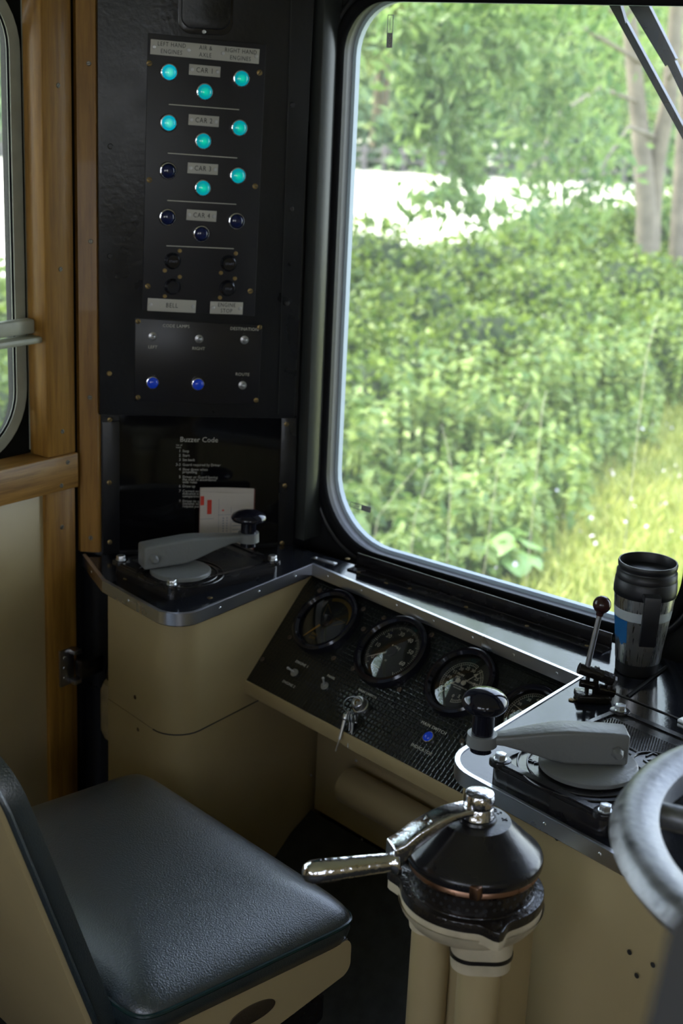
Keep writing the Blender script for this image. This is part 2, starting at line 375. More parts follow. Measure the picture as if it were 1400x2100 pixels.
# ------------------------------------------------------------------ the cab shell
def quadbox(name, x0, x1, y0, y1, z0, z1, m): return struct(MB().box(((x0 + x1) / 2, (y0 + y1) / 2, (z0 + z1) / 2), (x1 - x0, y1 - y0, z1 - z0)).build(name, m))
quadbox('floor', -2.0, 0.95, -1.2, 2.16, -0.04, 0.0, lino)
quadbox('ceiling', -2.0, 0.95, -1.2, 2.16, 2.08, 2.12, mat('ceiling_paint', (0.45, 0.43, 0.38), 0.6))
# windscreen wall: x -> right, z up, facing the cab
YG = 2.12
FW = frame((0, 2.10, 0), (1, 0, 0), (0, 0, 1))
W1 = (-1.678, 0.752, -0.925, 1.742); R1 = (0.10, 0.095, 0.135, 0.12)
W2 = (-0.83, 0.752, -0.27, 1.742); W3 = (-0.17, 0.752, 0.58, 1.742)
def grow(w, g): return (w[0] - g, w[1] - g, w[2] + g, w[3] + g)
def rg(r, g): return tuple(a + g for a in r)
holes = [rrect(*grow(W1, .004), rg(R1, .004)), rrect(*grow(W2, .004), .1), rrect(*grow(W3, .004), .1)]
o = MB().plate([rect(-2.0, 0, 0.95, 2.08)] + holes, -0.05, 0.0, FW).build('wall_front', blackw); struct(o)
def windscreen(name, w, r, marks=False):
    e = sempty(name, ((w[0] + w[2]) / 2, YG, w[1]))
    MB().plate([rrect(*grow(w, .014), rg(r, .014))], -0.002, 0.002, frame((0, YG, 0), (1, 0, 0), (0, 0, 1))).build('glass_pane', glass, e)
    P = lambda g, y: [(x, y, z) for x, z in rrect(*grow(w, g), rg(r, g), 14)]
    MB().tube(P(.006, 2.098), .0105, 12, True).build('rubber_gasket', matter, e)
    MB().tube(P(.023, 2.100), .007, 12, True).build('gasket_filler', plastic, e)
    MB().plate([rrect(*grow(w, .03), rg(r, .03)), rrect(*grow(w, -.003), rg(r, -.003))], 0, .012, frame((0, 2.15, 0), (1, 0, 0), (0, 0, 1))).build('outer_reflection_ring', ring_refl, e)  # pale ring: the reflection on the outer window frame is put into its colour
    return e
win1 = windscreen('window_1', W1, R1); windscreen('window_2', W2, (.1,) * 4); windscreen('window_3', W3, (.1,) * 4)
# etched maker marks on the glass, seen from behind
gp = ((0, YG - .0025, 0), (0, 1, 0))
def mark(px0, py0, px1, py1, h):
    a = on(px0, py0, *gp); b = on(px1, py1, *gp); M = frame(a, b - a, n=(0, -1, 0)); L = (b - a).length
    m = MB(M); m.plate([rect(0, -h / 2, L, h / 2), rect(.0012, -h / 2 + .0012, L * .55, h / 2 - .0012)], 0, .0004)
    m.build('etched_mark', mat('glass_etching', (0.30, 0.32, 0.34), 0.5) if 'glass_etching' not in MATS else MATS['glass_etching'], win1)
    t = MB(M); t.text('KGC', h * .8, Matrix.Translation((L * .78, 0, .0008)) @ Matrix.Diagonal((-1, 1, 1, 1)), .0001)
    t.text('laminated', h * .42, Matrix.Translation((L * .28, 0, .0004)) @ Matrix.Diagonal((-1, 1, 1, 1)), .0001); t.build('etched_lettering', MATS['ivory_lettering'], win1)
mark(801, 30, 798, 98, .0125); mark(718, 1034, 760, 1046, .011)
# corner wall behind the indicator cabinet
C0 = V((-1.915, 1.745, 0)); C1 = V((-1.704, 2.045, 0)); CU = (C1 - C0).normalized(); CN = CU.cross(V((0, 0, 1)))   # CN faces the cab
CL = (C1 - C0).length
CF = frame(C0, CU, (0, 0, 1))
def cpx(px, py, off=0.0): return on(px, py, C0 + CN * off, CN)
def cuv(px, py, off=0.0): d = cpx(px, py, off) - C0; return d.dot(CU), d.z
o = MB().prism([(-1.93, 1.735), (-1.915, 1.745), (-1.704, 2.045), (-1.704, 2.099), (-1.96, 2.099), (-1.96, 1.735)], 0.0, 2.08).build('wall_corner', black); struct(o)
o = MB().box((-1.692, 2.074, 1.41), (.024, .05, 1.3), bev=.003).build('trim_2', mat('post_paint', (0.035, 0.038, 0.036), .28)); struct(o)
# left wall with door opening region
XL = -1.95
wl = MB(); LW = frame((-2.0, 0, 0), (0, 1, 0), (0, 0, 1))   # u=+y, v=z, n=+x
YI = on(21, 300, (-1.99, 0, 0), (1, 0, 0)).y; ZB = on(0, 908, (-1.99, 0, 0), (1, 0, 0)).z - .012; ZTP = on(3, 40, (-1.99, 0, 0), (1, 0, 0)).z + .055
YO = on(42, 300, (-1.99, 0, 0), (1, 0, 0)).y
wl.plate([rect(-1.2, 0, 2.16, 2.08), rrect(0.55, ZB - .016, YI + .016, ZTP + .016, .10)], -.03, .0, LW)
o = wl.build('wall_left', mat('dark_seal_wall', (0.012, 0.012, 0.010), 0.8, spec=0.1)); struct(o)
o = MB().plate([rect(-1.2, 0, 2.16, 2.08), rrect(0.9, 1.05, 1.5, 1.7, .08)], 0, .04, frame((0.95, 0, 0), (0, -1, 0), (0, 0, 1)) @ Matrix.Translation((-0.96, 0, 0))).build('wall_right', cream); struct(o)
o = MB().plate([rect(-2.0, 0, 0.95, 2.08), rect(-.95, 1.05, -.15, 1.85), rect(.1, 1.25, .7, 1.75)], 0, .04, frame((0, -1.2, 0), (1, 0, 0), (0, 0, 1))).build('wall_back', cream); struct(o)
# the driver's door on the left
door = sempty('door_1', (-1.95, 1.2, 0))
def bxd(x0, x1, y0, y1, z0, z1, name, m, bev=.003): return MB().box(((x0 + x1) / 2, (y0 + y1) / 2, (z0 + z1) / 2), (x1 - x0, y1 - y0, z1 - z0), bev=bev).build(name, m, door)
ys0 = on(91, 500, (-1.93, 0, 0), (1, 0, 0)).y; ys1 = on(151, 500, (-1.93, 0, 0), (1, 0, 0)).y
DF = on(0, 961, (-1.925, 0, 0), (1, 0, 0)).z; 
zr1 = on(152, 930, (-1.925, 0, 0), (1, 0, 0)).z; zr0 = on(94, 1016, (-1.925, 0, 0), (1, 0, 0)).z
bxd(-1.978, -1.93, ys0, ys1, zr1, 2.06, 'upper_stile', oakz)
bxd(-1.985, -1.925, -0.2, ys1 + .002, zr0, zr1, 'middle_rail', oaky)
yl0 = on(97, 1200, (-1.932, 0, 0), (1, 0, 0)).y
bxd(-1.985, -1.932, yl0, ys1, 0.02, zr0 - .001, 'lower_stile', oakz)
bxd(-1.985, -1.94, -0.2, yl0, 0.02, zr0 - .001, 'lower_panel', cream, .001)
bxd(-1.985, -1.925, -0.2, 0.35, zr1, 2.06, 'rear_stile', oakz)
for px, py in ((119, 175), (124, 552), (128, 885)): screw(door, frame(on(px, py, (-1.93, 0, 0), (1, 0, 0)), (0, 1, 0), (0, 0, 1)), darksteel, .0042, True)
for px, py in ((139, 948), (126, 996)): screw(door, frame(on(px, py, (-1.925, 0, 0), (1, 0, 0)), (0, 1, 0), (0, 0, 1)), darksteel, .0042, True)
screw(door, frame(on(127, 1081, (-1.932, 0, 0), (1, 0, 0)), (0, 1, 0), (0, 0, 1)), darksteel, .0042, True)
# droplight window
dw = sempty('window_4', (-1.99, 1.1, 1.35))
MB().plate([rrect(.50, ZB - (YO - YI), YO, ZTP + (YO - YI), .125), rrect(.55, ZB, YI, ZTP, .10)], -.004, .006, frame((-1.992, 0, 0), (0, 1, 0), (0, 0, 1))).build('window_frame', wframe, dw)
MB().tube([(-1.991, y, z) for y, z in rrect(.55, ZB, YI + .001, ZTP, .10)], .0028, 10, True).build('edge_dimming_strip', matter, dw)  # added dark strip that keeps the frame's inner edge from shining white
MB().plate([rrect(.52, ZB - .03, YI + .03, ZTP + .03, .11)], -.002, .002, frame((-2.012, 0, 0), (0, 1, 0), (0, 0, 1))).build('glass_pane', glass, dw)
MB().box((-1.990, on(54, 300, (-1.99, 0, 0), (1, 0, 0)).y, 1.45), (.012, .003, 1.0)).build('glazing_channel', wframe, dw)
zt = on(30, 660, (-1.955, 0, 0), (1, 0, 0)).z; zb = on(30, 700, (-1.955, 0, 0), (1, 0, 0)).z
MB().box((-1.966, 1.05, (zt + zb) / 2 + .004), (.022, 1.17, zt - zb - .008), bev=.004).box((-1.955, 1.05, zb - .001), (.032, 1.18, .012), bev=.005).build('pull_rail', wframe, dw)
# wooden cover strip between door and cabinet
P = V((-1.948, 1.722, 0)); Q = V((-1.914, 1.747, 0)); d = (Q - P).normalized(); nn = V((d.y, -d.x, 0))
tz = on(180, 1128, P, nn).z
tr = MB().prism([(P + nn * .004)[:2], (P + nn * .010 + d * .006)[:2], (Q + nn * .010 - d * .004)[:2], (Q + nn * .004)[:2], (Q - nn * .02)[:2], (P - nn * .02)[:2]], tz, 2.07, bev=.001).build('trim_1', oakz); struct(tr)
for px, py in ((182, 130), (186, 495), (184, 815), (186, 1103)): screw(tr, frame(on(px, py, P + nn * .0102, nn), d, (0, 0, 1)), darksteel, .0042, True)
struct(MB().box((-1.958, 1.727, 1.0), (.02, .012, 2.0), bev=.003).build('trim_3', rubber))

# ------------------------------------------------------------------ outside
GZ = -1.2
def ground(name, pts, z0, m, kind='structure'):
    o = MB().prism(pts, z0 - .15, z0).build(name, m); o['kind'] = kind; return o
ground('field_ground', [(-9.2, -30), (-9.2, 70), (-95, 70), (-95, -30)], GZ + .02, fieldm)
ground('verge_ground', [(6, -30), (6, 70), (-9.3, 70), (-9.3, -30)], GZ, vergem)
def G(px, py, z=GZ): return Z(px, py, z)
def at_dist(px, py, d):                    # a point d metres off in the direction of that pixel
    r = ray(px, py); return CAMP + r * (d / math.hypot(r.x, r.y))
def leaf_arrays(C, size, jit=.35, aspect=.5, up=.5, fold=.25, dirbias=None):
    n = len(C); s = size * (1 + jit * rng.uniform(-1, 1, n))[:, None]
    a = rng.normal(size=(n, 3)); 
    if dirbias is not None: a += np.array(dirbias)
    a /= np.linalg.norm(a, axis=1)[:, None]
    nr = rng.normal(size=(n, 3)); nr[:, 2] += up * 3; nr -= a * (nr * a).sum(1)[:, None]; nr /= np.linalg.norm(nr, axis=1)[:, None]
    b = np.cross(nr, a); w = s * aspect * .5
    p0 = C - a * s * .5; p2 = C + a * s * .5; p1 = C + b * w + nr * w * fold - a * s * .05; p3 = C - b * w + nr * w * fold - a * s * .05
    v = np.stack([p0, p1, p2, p3], 1).reshape(-1, 3); k = np.arange(n)[:, None] * 4
    return v, np.concatenate([k, k + 1, k + 2, k + 3], 1)
def leaves(name, C, size, m, parent=None, **kw):
    v, f = leaf_arrays(np.asarray(C, float), size, **kw); return raw(name, v, f, m, parent)
def lumps_points(lumps, n_per_m2):
    pts = []
    for c, r in lumps:
        n = max(20, int(4 * math.pi * r[0] * r[2] * n_per_m2)); d = rng.normal(size=(n, 3)); d /= np.linalg.norm(d, axis=1)[:, None]
        pts.append(np.array(c) + d * np.array(r) * (1 + rng.normal(0, .10, n))[:, None])
    return np.concatenate(pts)
def lump_mesh(mb, lumps, k=.86):
    for c, r in lumps:
        bm = bmesh.new(); bmesh.ops.create_icosphere(bm, subdivisions=2, radius=1)
        for v in bm.verts: q = k * random.uniform(.88, 1.06); v.co = V((v.co.x * r[0] * q + c[0], v.co.y * r[1] * q + c[1], v.co.z * r[2] * q + c[2]))
        mb.bmadd(bm)
# bramble hedge running beside the track
hl = []
for y in np.arange(1.0, 22, .42):
    for row in range(3):
        x = -6.3 - row * .85 + random.uniform(-.4, .35); r = random.uniform(.34, .72); top = (-.26 + .22 * row - .012 * y + max(0, y - 10) * .012) + random.uniform(-.22, .16)
        z = top - r * .8
        hl.append(((x, y + random.uniform(-.2, .2), z), (r, r, r * .85)))
        hl.append(((x + .25, y + random.uniform(-.3, .3), z - .62), (r, r, r * .9)))
hedge = thing('bramble_hedge', 'long green bramble hedge between the railway verge and the pale field', 'hedge', (-7, 10, GZ))
hp = lumps_points(hl, 520); hp = hp[hp[:, 2] > GZ]
leaves('foliage', hp, .068, bramble, hedge, aspect=.72, up=.45)
mb = MB(); lump_mesh(mb, hl, .84); mb.build('inner_shade_mass', coreg, hedge, sharp=180)  # solid dark lumps; shade in the gaps between leaves is put into their colour
# nettles in front
npos = []; nv = []
for _ in range(2300):
    y = random.uniform(1.5, 12.5); x = random.uniform(-6.0, -3.9)
    if x > -3.95 - max(0, y - 6.2) * .30 + random.gauss(0, .12): continue
    h = random.uniform(.40, .85) * (1.0 if x < -5.2 else .62); lean = V((random.gauss(0, .10), random.gauss(0, .10), 1))
    for k in range(11):
        t = .12 + .88 * k / 10
        b = V((x, y, GZ)) + lean * h * t
        for q in range(4):
            a = math.pi / 2 * (q + k) ; rr = (.055 + .035 * (1 - t)); npos.append((b.x + math.cos(a) * rr, b.y + math.sin(a) * rr, b.z - .012)); nv.append((math.cos(a), math.sin(a), -.35))
o = leaves('nettle_bed', np.array(npos), .088, nettle, aspect=.55, up=.5, dirbias=np.array(nv) * 2.5)
tag(o, 'bed of tall pale green nettles growing in front of the bramble hedge', 'nettles', kind='stuff')
# grass verge
gb = []
gx = rng.uniform(-5.6, -2.0, 70000); gy = rng.uniform(3.5, 17, 70000)
hh = rng.uniform(.05, .19, 70000); C = np.stack([gx, gy, GZ + hh * .5], 1)
v, f = leaf_arrays(C, .17, aspect=.09, dirbias=(0, 0, 2.2), up=0, fold=.1); o = raw('verge_grass', v, f, grassm)
tag(o, 'sunlit yellow green grass on the railway verge below the windscreen', 'grass', kind='stuff')
# tall dry stalks
for a, b in (((1090, 810), (1020, 960)), ((885, 960), (850, 1060)), ((870, 940), (775, 1060)), ((1350, 640), (1325, 730)), ((1120, 800), (1110, 850)), ((905, 870), (925, 960))):
    A = at_dist(*a, 6.6); B = at_dist(*b, 6.5); D = A - B
    k_ = min(.8, (B.z - GZ) / max(D.z, .05)) * .5; foot = B - V((D.x * k_, D.y * k_, B.z - GZ))
    o = MB().tube([foot, foot.lerp(B, .55) + V((0, 0, .03)), B, B + D * .5 + V((0, 0, .01)), A], [.0018, .0018, .0018, .0015, .001], 5).build('dry_grass_stalk', straw)
    tag(o, 'thin bleached dry grass stalk leaning among the nettles', 'grass stalk', 'dry stalks among the nettles')
C = np.stack([rng.uniform(-5.2, -3.0, 160), rng.uniform(6, 14, 160), rng.uniform(GZ + .12, GZ + .3, 160)], 1)
o = leaves('verge_flowers', C, .028, petal, aspect=.9); tag(o, 'tiny pale pink flowers scattered over the sunlit verge grass', 'flowers', kind='stuff')
g = G(1400, 985, GZ + .01)
o = MB().prism([(g.x + .3 + .55 * math.cos(t) * random.uniform(.8, 1.1), g.y + .2 + 1.1 * math.sin(t) * random.uniform(.8, 1.1)) for t in np.linspace(0, 6.28, 14)[:-1]], GZ - .02, GZ + .02).build('gravel_patch', ballast)
tag(o, 'bare patch of pale gravel at the right edge of the grass verge', 'gravel', kind='stuff')
# broad leaf plant low by the sill
b = G(1040, 1205)
pl = MB()
for k in range(7):
    a = k * .9 + .3; tip = b + V((math.cos(a) * .13, math.sin(a) * .16, .20 + .05 * (k % 3))); M = Matrix.Translation(tip) @ Matrix.Rotation(a, 4, 'Z') @ Matrix.Rotation(.45, 4, 'Y')
    pl.tube([b, b.lerp(tip, .6) + V((0, 0, .06)), tip], [.006, .005, .003], 6)
    n = 18; vs = [(0, 0, .0)] + [(.10 * math.cos(t) - .02 , .085 * math.sin(t), -.02 - .012 * math.cos(3 * t)) for t in [2 * math.pi * q / n for q in range(n)]]
    pl.add(vs, [(0, 1 + q, 1 + (q + 1) % n) for q in range(n)], M)
o = pl.build('butterbur_plant', leafmat('broad_leaf', (.24, .38, .10), (.30, .45, .14), .4)); tag(o, 'low plant with large round light green leaves at the foot of the nettles', 'plant')
# ash tree in the hedge
tree = thing('ash_tree', 'tall ash tree with twin pale trunks and drooping leafy branches by the field', 'tree', at_dist(1335, 560, 15.5).to_2d().to_3d() + V((0, 0, GZ)))
def trunk(pts, r0, r1, name='trunk'):
    P = [at_dist(x, y, d + 2.0) for x, y, d in pts]; P[0].z = min(P[0].z, GZ) if name == 'trunk' else P[0].z; n = len(P)
    top = P[-1] + (P[-1] - P[-2]).normalized() * (2.2 if name == 'trunk' else .2)
    P2 = []
    for a, c in zip(P, P[1:]): P2 += [a.lerp(c, t / 4) for t in range(4)]
    P2 += [P[-1], top]; m = len(P2)
    return MB().tube(P2, [r0 + (r1 - r0) * i / (m - 1) for i in range(m)], 10).build(name, bark, tree, sharp=80)
trunk([(1335, 560, 13.5), (1325, 440, 13.5), (1318, 330, 13.5), (1305, 200, 13.5), (1292, 60, 13.5)], .115, .075)
trunk([(1345, 560, 13.6), (1335, 440, 13.6), (1345, 330, 13.6), (1372, 200, 13.6), (1385, 40, 13.6)], .11, .07)
trunk([(1395, 560, 14.2), (1398, 330, 14.2), (1412, 100, 14.2)], .10, .06)
br = [[(1318, 130, 13.5), (1200, 60, 12.5), (1080, 90, 11.8), (960, 150, 11.2), (900, 260, 11)], [(1310, 210, 13.5), (1230, 180, 12.6), (1150, 230, 12), (1100, 330, 11.6)],
      [(1300, 60, 13.5), (1150, -60, 12.5), (960, -40, 11.5), (840, 40, 11)], [(1340, 280, 13.5), (1290, 260, 12.5), (1240, 330, 12.1), (1200, 380, 12)], [(1370, 160, 13.5), (1400, 120, 12.6), (1440, 240, 12)]]
for b_ in br: trunk(b_, .022, .007, 'branch')
cl = []
def blob(px, py, d, rx, ry, n): 
    c = at_dist(px, py, d); R_ = d / 3000.0 * .92
    q = rng.normal(size=(n, 3)) * .5; right = V(x_c).normalized(); 
    ca = ROT @ V((1, 0, 0)); cu_ = V((0, 0, 1)); cf = ROT @ V((0, 0, -1))
    P = np.array(c)[None] + q[:, :1] * rx * R_ * np.array(ca)[None] + q[:, 1:2] * ry * R_ * np.array(cu_)[None] + q[:, 2:] * max(rx, ry) * .7 * R_ * np.array(cf)[None]
    cl.append(P)
for px, py, d, rx, ry, n in ((900, 60, 11, 110, 100, 700), (1010, 40, 11.3, 130, 110, 900), (1130, 60, 11.8, 130, 110, 900), (1240, 60, 12.2, 110, 110, 700), (1370, 60, 12.4, 110, 120, 700),
        (870, 170, 11, 75, 85, 450), (940, 200, 11, 100, 80, 600), (1010, 150, 11.3, 90, 90, 600), (1130, 200, 11.7, 110, 90, 700), (1230, 190, 12, 90, 90, 500), (845, 250, 11, 50, 50, 200),
        (920, 300, 11, 90, 70, 480), (960, 350, 11, 60, 60, 260), (1090, 300, 11.6, 70, 70, 320), (1180, 310, 11.9, 100, 80, 600), (1260, 330, 12, 80, 70, 420), (1100, 390, 11.7, 70, 60, 330), (1200, 400, 11.9, 90, 60, 380),
        (1390, 330, 12, 60, 90, 360), (1395, 220, 12, 60, 70, 260), (930, 395, 11, 60, 45, 160), (880, 420, 10.8, 90, 45, 260), (1310, 400, 12.2, 70, 50, 240), (820, 90, 11, 60, 90, 260), (1000, 440, 11, 120, 40, 320), (1380, 440, 12, 80, 50, 320), (1160, 460, 11.5, 110, 40, 300)):
    blob(px, py, d + (4.8 if px > 1225 else 0), rx, ry, int(n * ((.46 if py < 280 else .34) if px < 1050 else (.42 if py < 280 else .24))))
# the crown above the frame that shades and is mirrored in the cab
for _ in range(16):
    a = at_dist(random.uniform(900, 1800), -200, random.uniform(11, 15)); a.z = random.uniform(2.9, 5.6); n = 200
    cl.append(np.array(a)[None] + rng.normal(size=(n, 3)) * .45)
P = np.concatenate(cl); leaves('foliage', P, .125, ashleaf, tree, aspect=.42, up=.35, dirbias=(0, 0, -.8))
# tree beside the track on the left, over the driver's door (seen mirrored in the gauges)
t2 = thing('trackside_tree', 'leafy tree overhanging the track beside the driver door', 'tree', (-8.2, 3.0, GZ))
MB().tube([(-8.2, 3.0, GZ), (-8.1, 3.0, 1.5), (-7.9, 2.8, 4.0), (-7.6, 2.6, 7.5)], [.16, .13, .10, .05], 10).build('trunk', bark, t2, sharp=80)
C = []
for _ in range(95):
    a = np.array((random.uniform(-9.2, -5.2), random.uniform(-3.5, 5.5), random.uniform(2.9, 9.0))); n = 300; C.append(a[None] + rng.normal(size=(n, 3)) * .42)
C = np.concatenate(C); leaves('foliage', C[C[:, 2] > 2.3], .12, ashleaf, t2, aspect=.45, up=.35)
# far trees across the field
spots = []
for i in range(10):
    t = i / 9; a = math.radians(-56 + 34 * t); d = random.uniform(43, 50)
    spots.append((math.sin(a) * d, math.cos(a) * d, random.uniform(7.5, 11)))
for i, (x, y, h) in enumerate(spots):
    t = thing('field_edge_tree', 'broad pale green tree on the far side of the sunlit field', 'tree', (x, y, GZ), 'trees beyond the field')
    L = []; w = random.uniform(1.5, 1.9)
    for _ in range(15):
        zz = random.uniform(.26, .95) * h; q = w * (1 - abs(zz / h - .5)) ; L.append(((x + random.gauss(0, q * .5), y + random.gauss(0, q * .5), GZ + zz), (random.uniform(.8, 1.5),) * 3))
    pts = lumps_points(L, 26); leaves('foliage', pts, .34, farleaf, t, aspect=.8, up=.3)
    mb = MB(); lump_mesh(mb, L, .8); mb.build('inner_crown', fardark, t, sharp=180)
    MB().tube([(x, y, GZ), (x + .1, y, GZ + h * .4), (x, y + .1, GZ + h * .75)], [.3, .22, .1], 8).build('trunk', bark, t)
C = []
for i in range(60):
    a = math.radians(-58 + 37 * i / 59); d = 41.5 + random.uniform(-.6, .6); x = math.sin(a) * d; y = math.cos(a) * d
    n = 120; C.append(np.stack([x + rng.normal(0, .7, n), y + rng.normal(0, .7, n), GZ + np.abs(rng.normal(.1, .9, n))], 1))
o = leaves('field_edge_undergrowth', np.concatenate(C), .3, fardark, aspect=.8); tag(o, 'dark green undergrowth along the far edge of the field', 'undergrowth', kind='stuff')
wl_ = []
for i in range(34):
    a = math.radians(-62 + 44 * i / 33); d = 60 + random.uniform(-2, 2)
    for zz in (1.5, 4.5, 7.5): wl_.append(((math.sin(a) * (d + zz * .6), math.cos(a) * (d + zz * .6), GZ + zz + random.uniform(-.6, .6)), (2.3, 2.3, 2.1)))
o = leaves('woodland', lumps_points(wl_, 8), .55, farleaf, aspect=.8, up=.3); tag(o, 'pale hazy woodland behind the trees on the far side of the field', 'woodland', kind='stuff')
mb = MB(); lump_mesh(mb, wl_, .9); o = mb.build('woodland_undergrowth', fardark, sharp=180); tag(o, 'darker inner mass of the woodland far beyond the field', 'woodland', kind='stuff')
fe = thing('field_fence', 'low dark wooden fence along the far edge of the field', 'fence', (-30, 28, GZ))
mb = MB(); prev = None
for i in range(46):
    a = math.radians(-58 + 34 * i / 45); p = V((math.sin(a) * 40.3, math.cos(a) * 40.3, GZ))
    MB().box((p.x, p.y, GZ + .35), (.10, .10, .7)).build('fence_post', fencem, fe)
    if prev:
        for z in (.30, .55): mb.tube([prev + V((0, 0, z)), p + V((0, 0, z))], .035, 4)
    prev = p
mb.build('fence_rails', fencem, fe)
# wiper on the outside of the windscreen
wp = ((0, 2.16, 0), (0, 1, 0)); A = lambda px, py: on(px, py, *wp)
wi = thing('windscreen_wiper', 'black windscreen wiper arm and blade at the top right of the windscreen', 'wiper', A(1390, 200))
nn = V((0, -1, 0))
def strap(name, a, b, w0, w1, m, y=0.0):
    a = A(*a); b = A(*b); d = (b - a).normalized(); s = d.cross(V((0, 1, 0))); off = V((0, y, 0))
    vs = [a + s * w0 / 2 + off, a - s * w0 / 2 + off, b - s * w1 / 2 + off, b + s * w1 / 2 + off]; vs += [v + V((0, .01, 0)) for v in vs]
    return MB().add(vs, [(0, 1, 2, 3), (7, 6, 5, 4), (0, 4, 5, 1), (1, 5, 6, 2), (2, 6, 7, 3), (3, 7, 4, 0)]).build(name, m, wi)
strap('wiper_blade', (1240, -20), (1420, 310), .012, .010, darkp)
strap('wiper_arm', (1292, -20), (1374, 128), .030, .020, darkp); strap('blade_holder', (1374, 128), (1440, 268), .013, .012, darkp, .002); strap('wiper_link', (1262, -10), (1281, 50), .008, .006, darkp, -.003)

# ------------------------------------------------------------------ the desk
DZ = 0.75
def zxy(px, py, z=DZ): q = Z(px, py, z); return (q.x, q.y)
AU = V((0.9866, -0.163, 0)); AV = V((0.163, 0.9866, 0))     # along the desk front, and forward
L5, L4, L3, Lc = zxy(170, 1137), zxy(211, 1191), (-1.612, 1.608), (-1.585, 1.667)
Lk = (-1.580, 1.603)                                         # sharp corner before rounding
TC = (-1.600, 1.979); R1p = (-0.976, 1.873); R3p = (-0.957, 1.478); R6p = zxy(1275, 1760)
dR = (V(R6p) - V(zxy(1007, 1615))).normalized()
Rk = V(zxy(1007, 1615)) - dR * .090                          # sharp corner of the right module
Rend = V(R6p) + dR * 1.35
front = [L5, L4, Lk, TC, R1p, (Rk.x, Rk.y), (Rend.x, Rend.y)]
outline = front + [(0.90, Rend.y), (0.90, 2.035), (-1.700, 2.035), (-1.704, 2.044), (-1.913, 1.7455), (-1.928, 1.735)]
top = fillet(outline, {1: .02, 2: .045, 5: .064})
nfront = 0
desk = thing('control_desk', 'glossy black U-shaped control desk top with polished aluminium edging', 'desk', (-1.1, 1.9, 0.70))
MB().prism(top, DZ - .022, DZ).build('worktop', laminate, desk)
# edging follows the front of the outline
fr = fillet(outline, {1: .02, 2: .045, 5: .064})
i0 = 0; i1 = min(range(len(fr)), key=lambda i: (V(fr[i]) - V((Rend.x, Rend.y))).length)
path = fr[i0:i1 + 1]
mb = MB(); sweep_strip(mb, path, DZ - .020, DZ + .0015, -.0022)
inner = []
sweep_strip(mb, path, DZ + .0002, DZ + .0016, .005)
mb.build('edging', alu, desk)
def edge_screws():
    seg = [V(p) for p in path]; acc = .02
    for a, b in zip(seg, seg[1:]):
        L = (b - a).length; d = (b - a).normalized(); nrm = V((d.y, -d.x))
        if L > .03:
            k = max(1, int(L / .085))
            for i in range(k):
                p = a + d * (L * (i + .5) / k); M = frame((p.x + nrm.x * .0022, p.y + nrm.y * .0022, DZ - .009), (d.x, d.y, 0), (0, 0, 1))
                screw(desk, M, zinc, .0026, h=.001)
edge_screws()
for px, py in ((258, 1187), (430, 1226), (427, 1100), (793, 1195), (712, 1146)): screw(desk, Matrix.Translation(Z(px, py, DZ)), brass, .005, True)
MB().tube([Z(1240, 1413, DZ + .0006), Z(1396, 1476, DZ + .0006), Z(1500, 1520, DZ + .0006)], .0014, 6).build('hatch_seam', ink, desk)
MB().tube([Z(1286, 1428, DZ + .002), Z(1366, 1367, DZ + .002)], .0024, 8).build('cable_strip', rubber, desk)
p = Z(1396, 1478, DZ); MB(frame(p, AU, n=(0, 0, 1))).box((.03, 0, .003), (.06, .02, .006), bev=.001).build('hatch_hinge', steel, desk)
e = thing('riveted_strip', 'small dull metal strip with two rivets lying on the desk corner', 'metal strip', Z(665, 1150, DZ))
a, b = Z(641, 1144, DZ), Z(688, 1157, DZ); M = frame((a + b) / 2, b - a, n=(0, 0, 1)); L = (b - a).length
MB(M).box((0, 0, .0008), (L, .011, .0014), bev=.0004).build('strip', steel, e)
for s in (-1, 1): MB(M @ Matrix.Translation((s * L * .38, 0, .0015))).lathe([(.003, 0), (.0025, .0014), (0, .002)], seg=12).build('rivet', zinc, e)
# cream pedestals under the desk
def inset(pts, d):
    c = V((sum(p[0] for p in pts) / len(pts), sum(p[1] for p in pts) / len(pts))); return [tuple(V(p) + (c - V(p)).normalized() * d) for p in pts]
ped = thing('left_desk_pedestal', 'cream painted pedestal with rounded corner under the left end of the desk', 'cabinet', (-1.7, 1.75, 0))
poly = fillet([(L4[0] + .004, L4[1] + .008), (Lk[0] - .008, Lk[1] + .008), (TC[0] - .009, TC[1] + .004), (-1.612, 2.05), (-1.70, 2.035), (-1.80, 1.90)], {1: .05})
zs = on(515, 1432, (TC[0] - .009, TC[1], 0), (1, -.045, 0)).z
MB().prism(poly, zs, DZ - .0215).build('upper_casing', cream, ped)
MB().prism([(p[0] - .0008, p[1]) for p in poly], 0.0, zs - .0012).build('lower_casing', cream, ped)
MB().tube([(x + (.0006 if x > -1.65 else 0), y - .0004, zs - .0006) for x, y in poly[1:10]] + [tuple(V((TC[0] - .009, TC[1] + .004, zs - .0006)).lerp(V((poly[9][0], poly[9][1], zs - .0006)), .45))], .0012, 6).build('seam_line', ink, ped)
MB().tube([on(509, 1400, *( (TC[0] - .0085, TC[1] + .004, 0), (1, -.0445, 0))), on(502, 1620, *((TC[0] - .0085, TC[1] + .004, 0), (1, -.0445, 0)))], .0010, 6).build('seam_line', ink, ped)
SP = ((TC[0] - .0085, TC[1] + .004, 0), (1, -.0445, 0)); FP = ((Lk[0], Lk[1] + .008, 0), V(((V(Lk) - V(L4)).y, -(V(Lk) - V(L4)).x, 0)).normalized())
for px, py in ((425, 1268), (520, 1232), (614, 1192), (470, 1505), (493, 1522), (505, 1590)):
    screw(ped, frame(on(px, py, *SP), (.045, 1, 0), (0, 0, 1)), dbrass, .0036)
